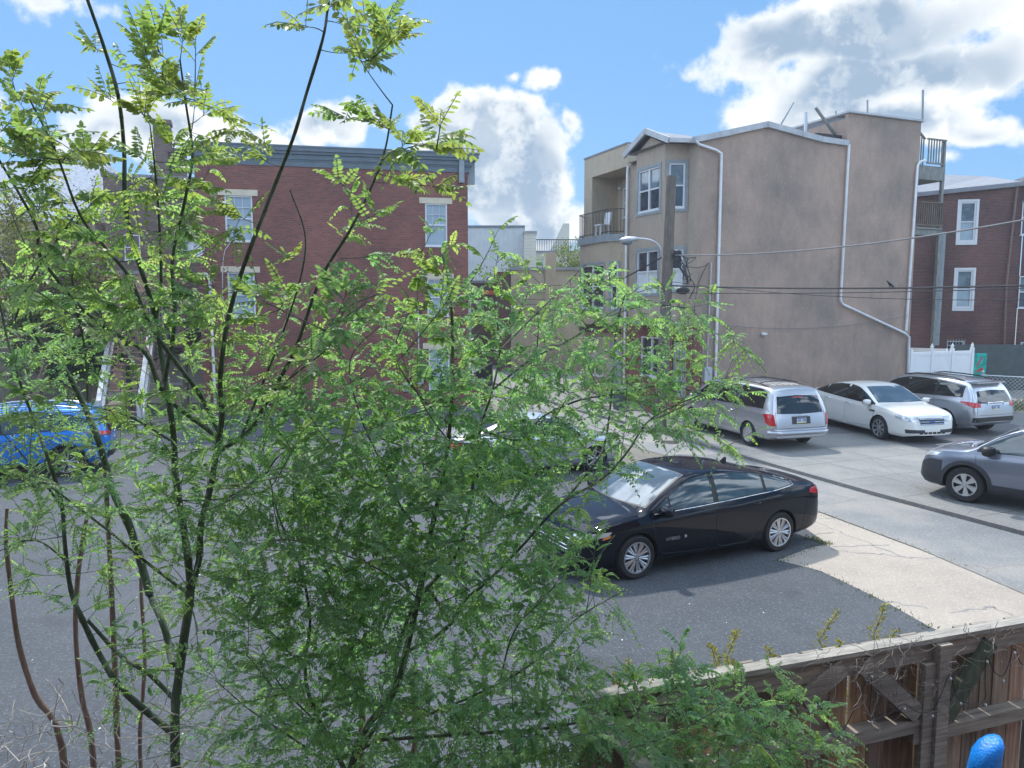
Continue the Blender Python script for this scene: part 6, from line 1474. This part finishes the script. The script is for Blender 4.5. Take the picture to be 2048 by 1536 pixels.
# dry pale brush at the lower left
mb=MB()
for i in range(70):
    px=random.uniform(-60,420); py=random.uniform(1420,1560); p=at(px,py,random.uniform(3.7,4.6)); P=[p]; d=Vector((random.gauss(0,1),random.gauss(0,.5),abs(random.gauss(.5,.5)))).normalized()
    for k in range(random.randint(4,8)): d=(d+Vector((random.gauss(0,.35),random.gauss(0,.3),random.gauss(.02,.3)))).normalized(); P.append(P[-1]+d*random.uniform(.03,.08))
    mb.tube(P,[random.uniform(.0015,.004)]*len(P),4)
    if i%3==0:
        q=P[len(P)//2]; mb.tube([q,q+Vector((random.gauss(0,.06),0,random.uniform(.03,.1)))],.0015,4)
for px in range(-40,420,40): p=at(px,1600,4.2); mb.tube([Vector((p.x,p.y,0)),p,p+Vector((random.gauss(0,.1),0,.25))],.004,4)
o=mb.build('dry_brush',M['deadtwig'],smooth=60); tag(o,'tangle of dry pale leafless twigs at the lower left','brush',kind='stuff')

# generic background trees
def bgtree(name,label,base,h,spread,nb,nleaf,ls,cols,barkm='barkbrown',trunk=.14,group='trees behind the parking lot',cat='tree',low=.25,depth=4):
    root=empty(name,tuple(base)); tag(root,label,cat,group); mb=MB(); tips=[]; rnd=random.Random(hash(name)%97+int(base[0]*13)+int(h*7))
    def grow(p,d,L,r,lev):
        P=[p]; n=5
        for i in range(n):
            d=(d+Vector((rnd.gauss(0,.16),rnd.gauss(0,.16),rnd.gauss(.05,.1)))).normalized(); P.append(P[-1]+d*L/n)
        mb.tube(P,[r*(1-.55*i/n) for i in range(n+1)],5 if lev else 8,caps=False)
        if lev>=2: tips.extend(P[2:])
        if lev<depth:
            for k in range(nb if lev else nb+3):
                i=rnd.randint(1 if lev else 2,n); dd=(d*.5+Vector((rnd.gauss(0,1)*spread,rnd.gauss(0,1)*spread,rnd.gauss(.35,.4)))).normalized(); grow(P[i],dd,L*rnd.uniform(.5,.72),r*.5*(1-.08*i),lev+1)
    grow(Vector((0,0,0)),Vector((0,0,1)),h*.5,trunk,0); mb.build('trunk',M[barkm],root)
    if nleaf:
        lv=Leaves(); T=np.array([tuple(t) for t in tips]); T=T[T[:,2]>h*low*.5] if len(T) else T; idx=rg.integers(0,len(T),nleaf); P=T[idx]+rg.normal(0,.14,(nleaf,3)); D=rg.normal(0,1,(nleaf,3)); D[:,2]-=.2; D/=np.linalg.norm(D,axis=1,keepdims=True); Nn=rg.normal(0,1,(nleaf,3)); Nn[:,2]+=.8; Nn-=D*np.sum(D*Nn,1,keepdims=True); Nn/=np.linalg.norm(Nn,axis=1,keepdims=True)
        cl_=np.array(cols)[rg.integers(0,len(cols),nleaf)]*rg.uniform(.7,1.25,(nleaf,1)); L=rg.uniform(.7,1.3,nleaf)*ls; lv.leaflets(P,D,Nn,L,L*.6,cl_); lv.build('crown',root)
    return root
def gb(px,Y): p=at(px,700,Y); return (p.x,p.y,0)
bgtree('bare_tree','tall bare twiggy tree with brown buds in front of the chimney house',gb(355,27),9.5,.75,4,2500,.07,[(.1,.085,.05),(.13,.14,.06),(.09,.06,.07)],trunk=.16)
bgtree('leafing_tree','large olive green leafing tree at far left before the slate roofed house',gb(60,27),9.0,.85,4,16000,.10,[(.1,.12,.045),(.08,.1,.04),(.14,.15,.06)],trunk=.2)
bgtree('leafing_tree','brownish green leafing tree between the slate roofed house and the chimney house',gb(185,28.5),8.6,.8,4,13000,.09,[(.11,.11,.06),(.09,.1,.05),(.12,.1,.07)],trunk=.18)
bgtree('bare_tree','thin bare tree rising against the chimney house wall',gb(270,31),8.8,.6,4,600,.06,[(.1,.09,.06)],trunk=.12)
bgtree('green_shrub','dark green shrub spilling over the plank fence by the stair',gb(150,28.0),5.0,.9,4,15000,.11,[(.03,.09,.03),(.04,.12,.035),(.06,.14,.04)],trunk=.08,low=.1,cat='shrub')
bgtree('street_tree','airy green tree beyond the corner store roof',gb(1140,50),8.8,.75,4,6000,.16,[(.09,.13,.05),(.12,.16,.07)],trunk=.14)
bgtree('street_tree','low green tree in front of the far siding house',gb(1050,54),7.4,.8,4,4500,.16,[(.08,.12,.05),(.1,.15,.06)],trunk=.12)
bgtree('green_shrub','leafy green shrub growing along the chain link fence',(20.8,28.6,.08),2.6,1.0,4,9000,.09,[(.03,.09,.02),(.05,.13,.03)],trunk=.05,low=.05,cat='shrub')
bgtree('green_shrub','second leafy green shrub by the chain link fence at the right edge',(23.5,27.6,.08),2.4,1.0,4,9000,.09,[(.03,.09,.02),(.05,.13,.03)],trunk=.05,low=.05,cat='shrub')
# weeds behind the plank fence
for i,(px,py,Y,lab) in enumerate(((1678,1225,5.4,'tall yellow green weed between the middle and right of the fence top'),(1756,1205,5.5,'tallest yellow green weed right of the others behind the fence'),(1405,1290,5.2,'tall weed behind the fence left of the middle'),(1478,1262,5.3,'bushy yellow green weed poking over the middle of the fence'),(1318,1312,5.0,'small curved weed behind the left half of the fence'),(1262,1330,4.9,'short weed near the left end of the fence'),(1545,1300,5.2,'faint weed just right of the middle of the fence'),(1232,1345,4.8,'shortest weed at the left end of the fence'))):
    t=at(px,py,Y); root=empty('tall_weed',(t.x,t.y,0)); tag(root,lab,'weed','weeds standing behind the plank fence'); mb=MB(); lv=Leaves(); hh=t.z
    for s in range(3):
        P=[Vector((random.gauss(0,.03),random.gauss(0,.03),0))]; 
        for k in range(8): P.append(Vector((P[0].x+random.gauss(0,.02)*k*.4,P[0].y,hh*(k+1)/8*(1-.13*s))))
        mb.tube(P,[.006*(1-.08*k) for k in range(9)],4,caps=False)
        n=420; tt=rg.uniform(.45,1,n); base_=np.array([tuple(P[min(7,int(x*8))].lerp(P[min(8,int(x*8)+1)],x*8-int(x*8)) if x<1 else tuple(P[8])) for x in tt]); D=rg.normal(0,1,(n,3)); D[:,2]=abs(D[:,2])*.8+.3; D/=np.linalg.norm(D,axis=1,keepdims=True); Nn=rg.normal(0,1,(n,3)); Nn-=D*np.sum(D*Nn,1,keepdims=True); Nn/=np.linalg.norm(Nn,axis=1,keepdims=True)
        base_=base_+D*rg.uniform(0,1,(n,1))*(1.08-tt)[:,None]*.22; lv.leaflets(base_,D,Nn,rg.uniform(.02,.042,n),rg.uniform(.007,.013,n),np.array([[.24,.24,.08]])*rg.uniform(.7,1.3,(n,1)))
    mb.build('stalk',M['bark'],root); lv.build('leaves',root)
# weeds along the asphalt edge, kerb and walls
lv=Leaves(); P=[]
def tuft(p,n,h):
    n=int(n); q=np.tile(np.array(p),(n,1))+np.concatenate([rg.normal(0,.06,(n,2)),np.zeros((n,1))],1); D=rg.normal(0,.5,(n,3)); D[:,2]=1; D/=np.linalg.norm(D,axis=1,keepdims=True); Nn=rg.normal(0,1,(n,3)); Nn-=D*np.sum(D*Nn,1,keepdims=True); Nn/=np.linalg.norm(Nn,axis=1,keepdims=True)
    lv.leaflets(q,D,Nn,rg.uniform(.4,1,n)*h,rg.uniform(.006,.014,n),np.array([[.07,.1,.03]])*rg.uniform(.6,1.5,(n,1)))
edge=[(1860,1257),(1790,1217),(1720,1182),(1640,1144),(1556,1122),(1615,1099),(1655,1089)]
for a,b in zip(edge,edge[1:]):
    for t in np.linspace(0,1,9):
        if rg.random()<.75: tuft(tuple(G(a[0]+(b[0]-a[0])*t,a[1]+(b[1]-a[1])*t,.01)),rg.integers(4,16),.04)
for k in range(14): tuft(tuple(G(1655-k*3,1089-k*1.0,.01)),14,.06)
tuft(tuple(G(1357,868,.08)),90,.22)
for k in range(40): p=G(1640+k*8,1026+k*2.9); tuft((p.x,p.y,.01),3,.03)
for k in range(60): p=P0+E1*(k*.18); tuft((p.x,p.y-.05,.08),5,.12)
for k in range(500): tuft((rg.uniform(17.6,28),rg.uniform(27.5,30),.08),12,.35)
root=lv.build('weedy_grass',None); tag(root,'sparse low weeds along the asphalt edge, kerb and chain link fence','grass',kind='stuff')

# ------------------------------------------------------------------ added volume imitating a window glass veil
mb=MB(); mb.box((-120,-12,-1),(120,95,16)); hz_m=bpy.data.materials.new('veil_haze'); hz_m.use_nodes=True; t=hz_m.node_tree; t.nodes.clear()
pv=nd(t,'ShaderNodeVolumePrincipled'); pv.inputs['Color'].default_value=(.80,.88,1,1); pv.inputs['Density'].default_value=.0010; pv.inputs['Anisotropy'].default_value=.3
oo=nd(t,'ShaderNodeOutputMaterial'); t.links.new(pv.outputs[0],oo.inputs['Volume']); tag(mb.build('veil_haze',hz_m),'thin bluish volume added to imitate the milky veil of window glass',kind='stuff')
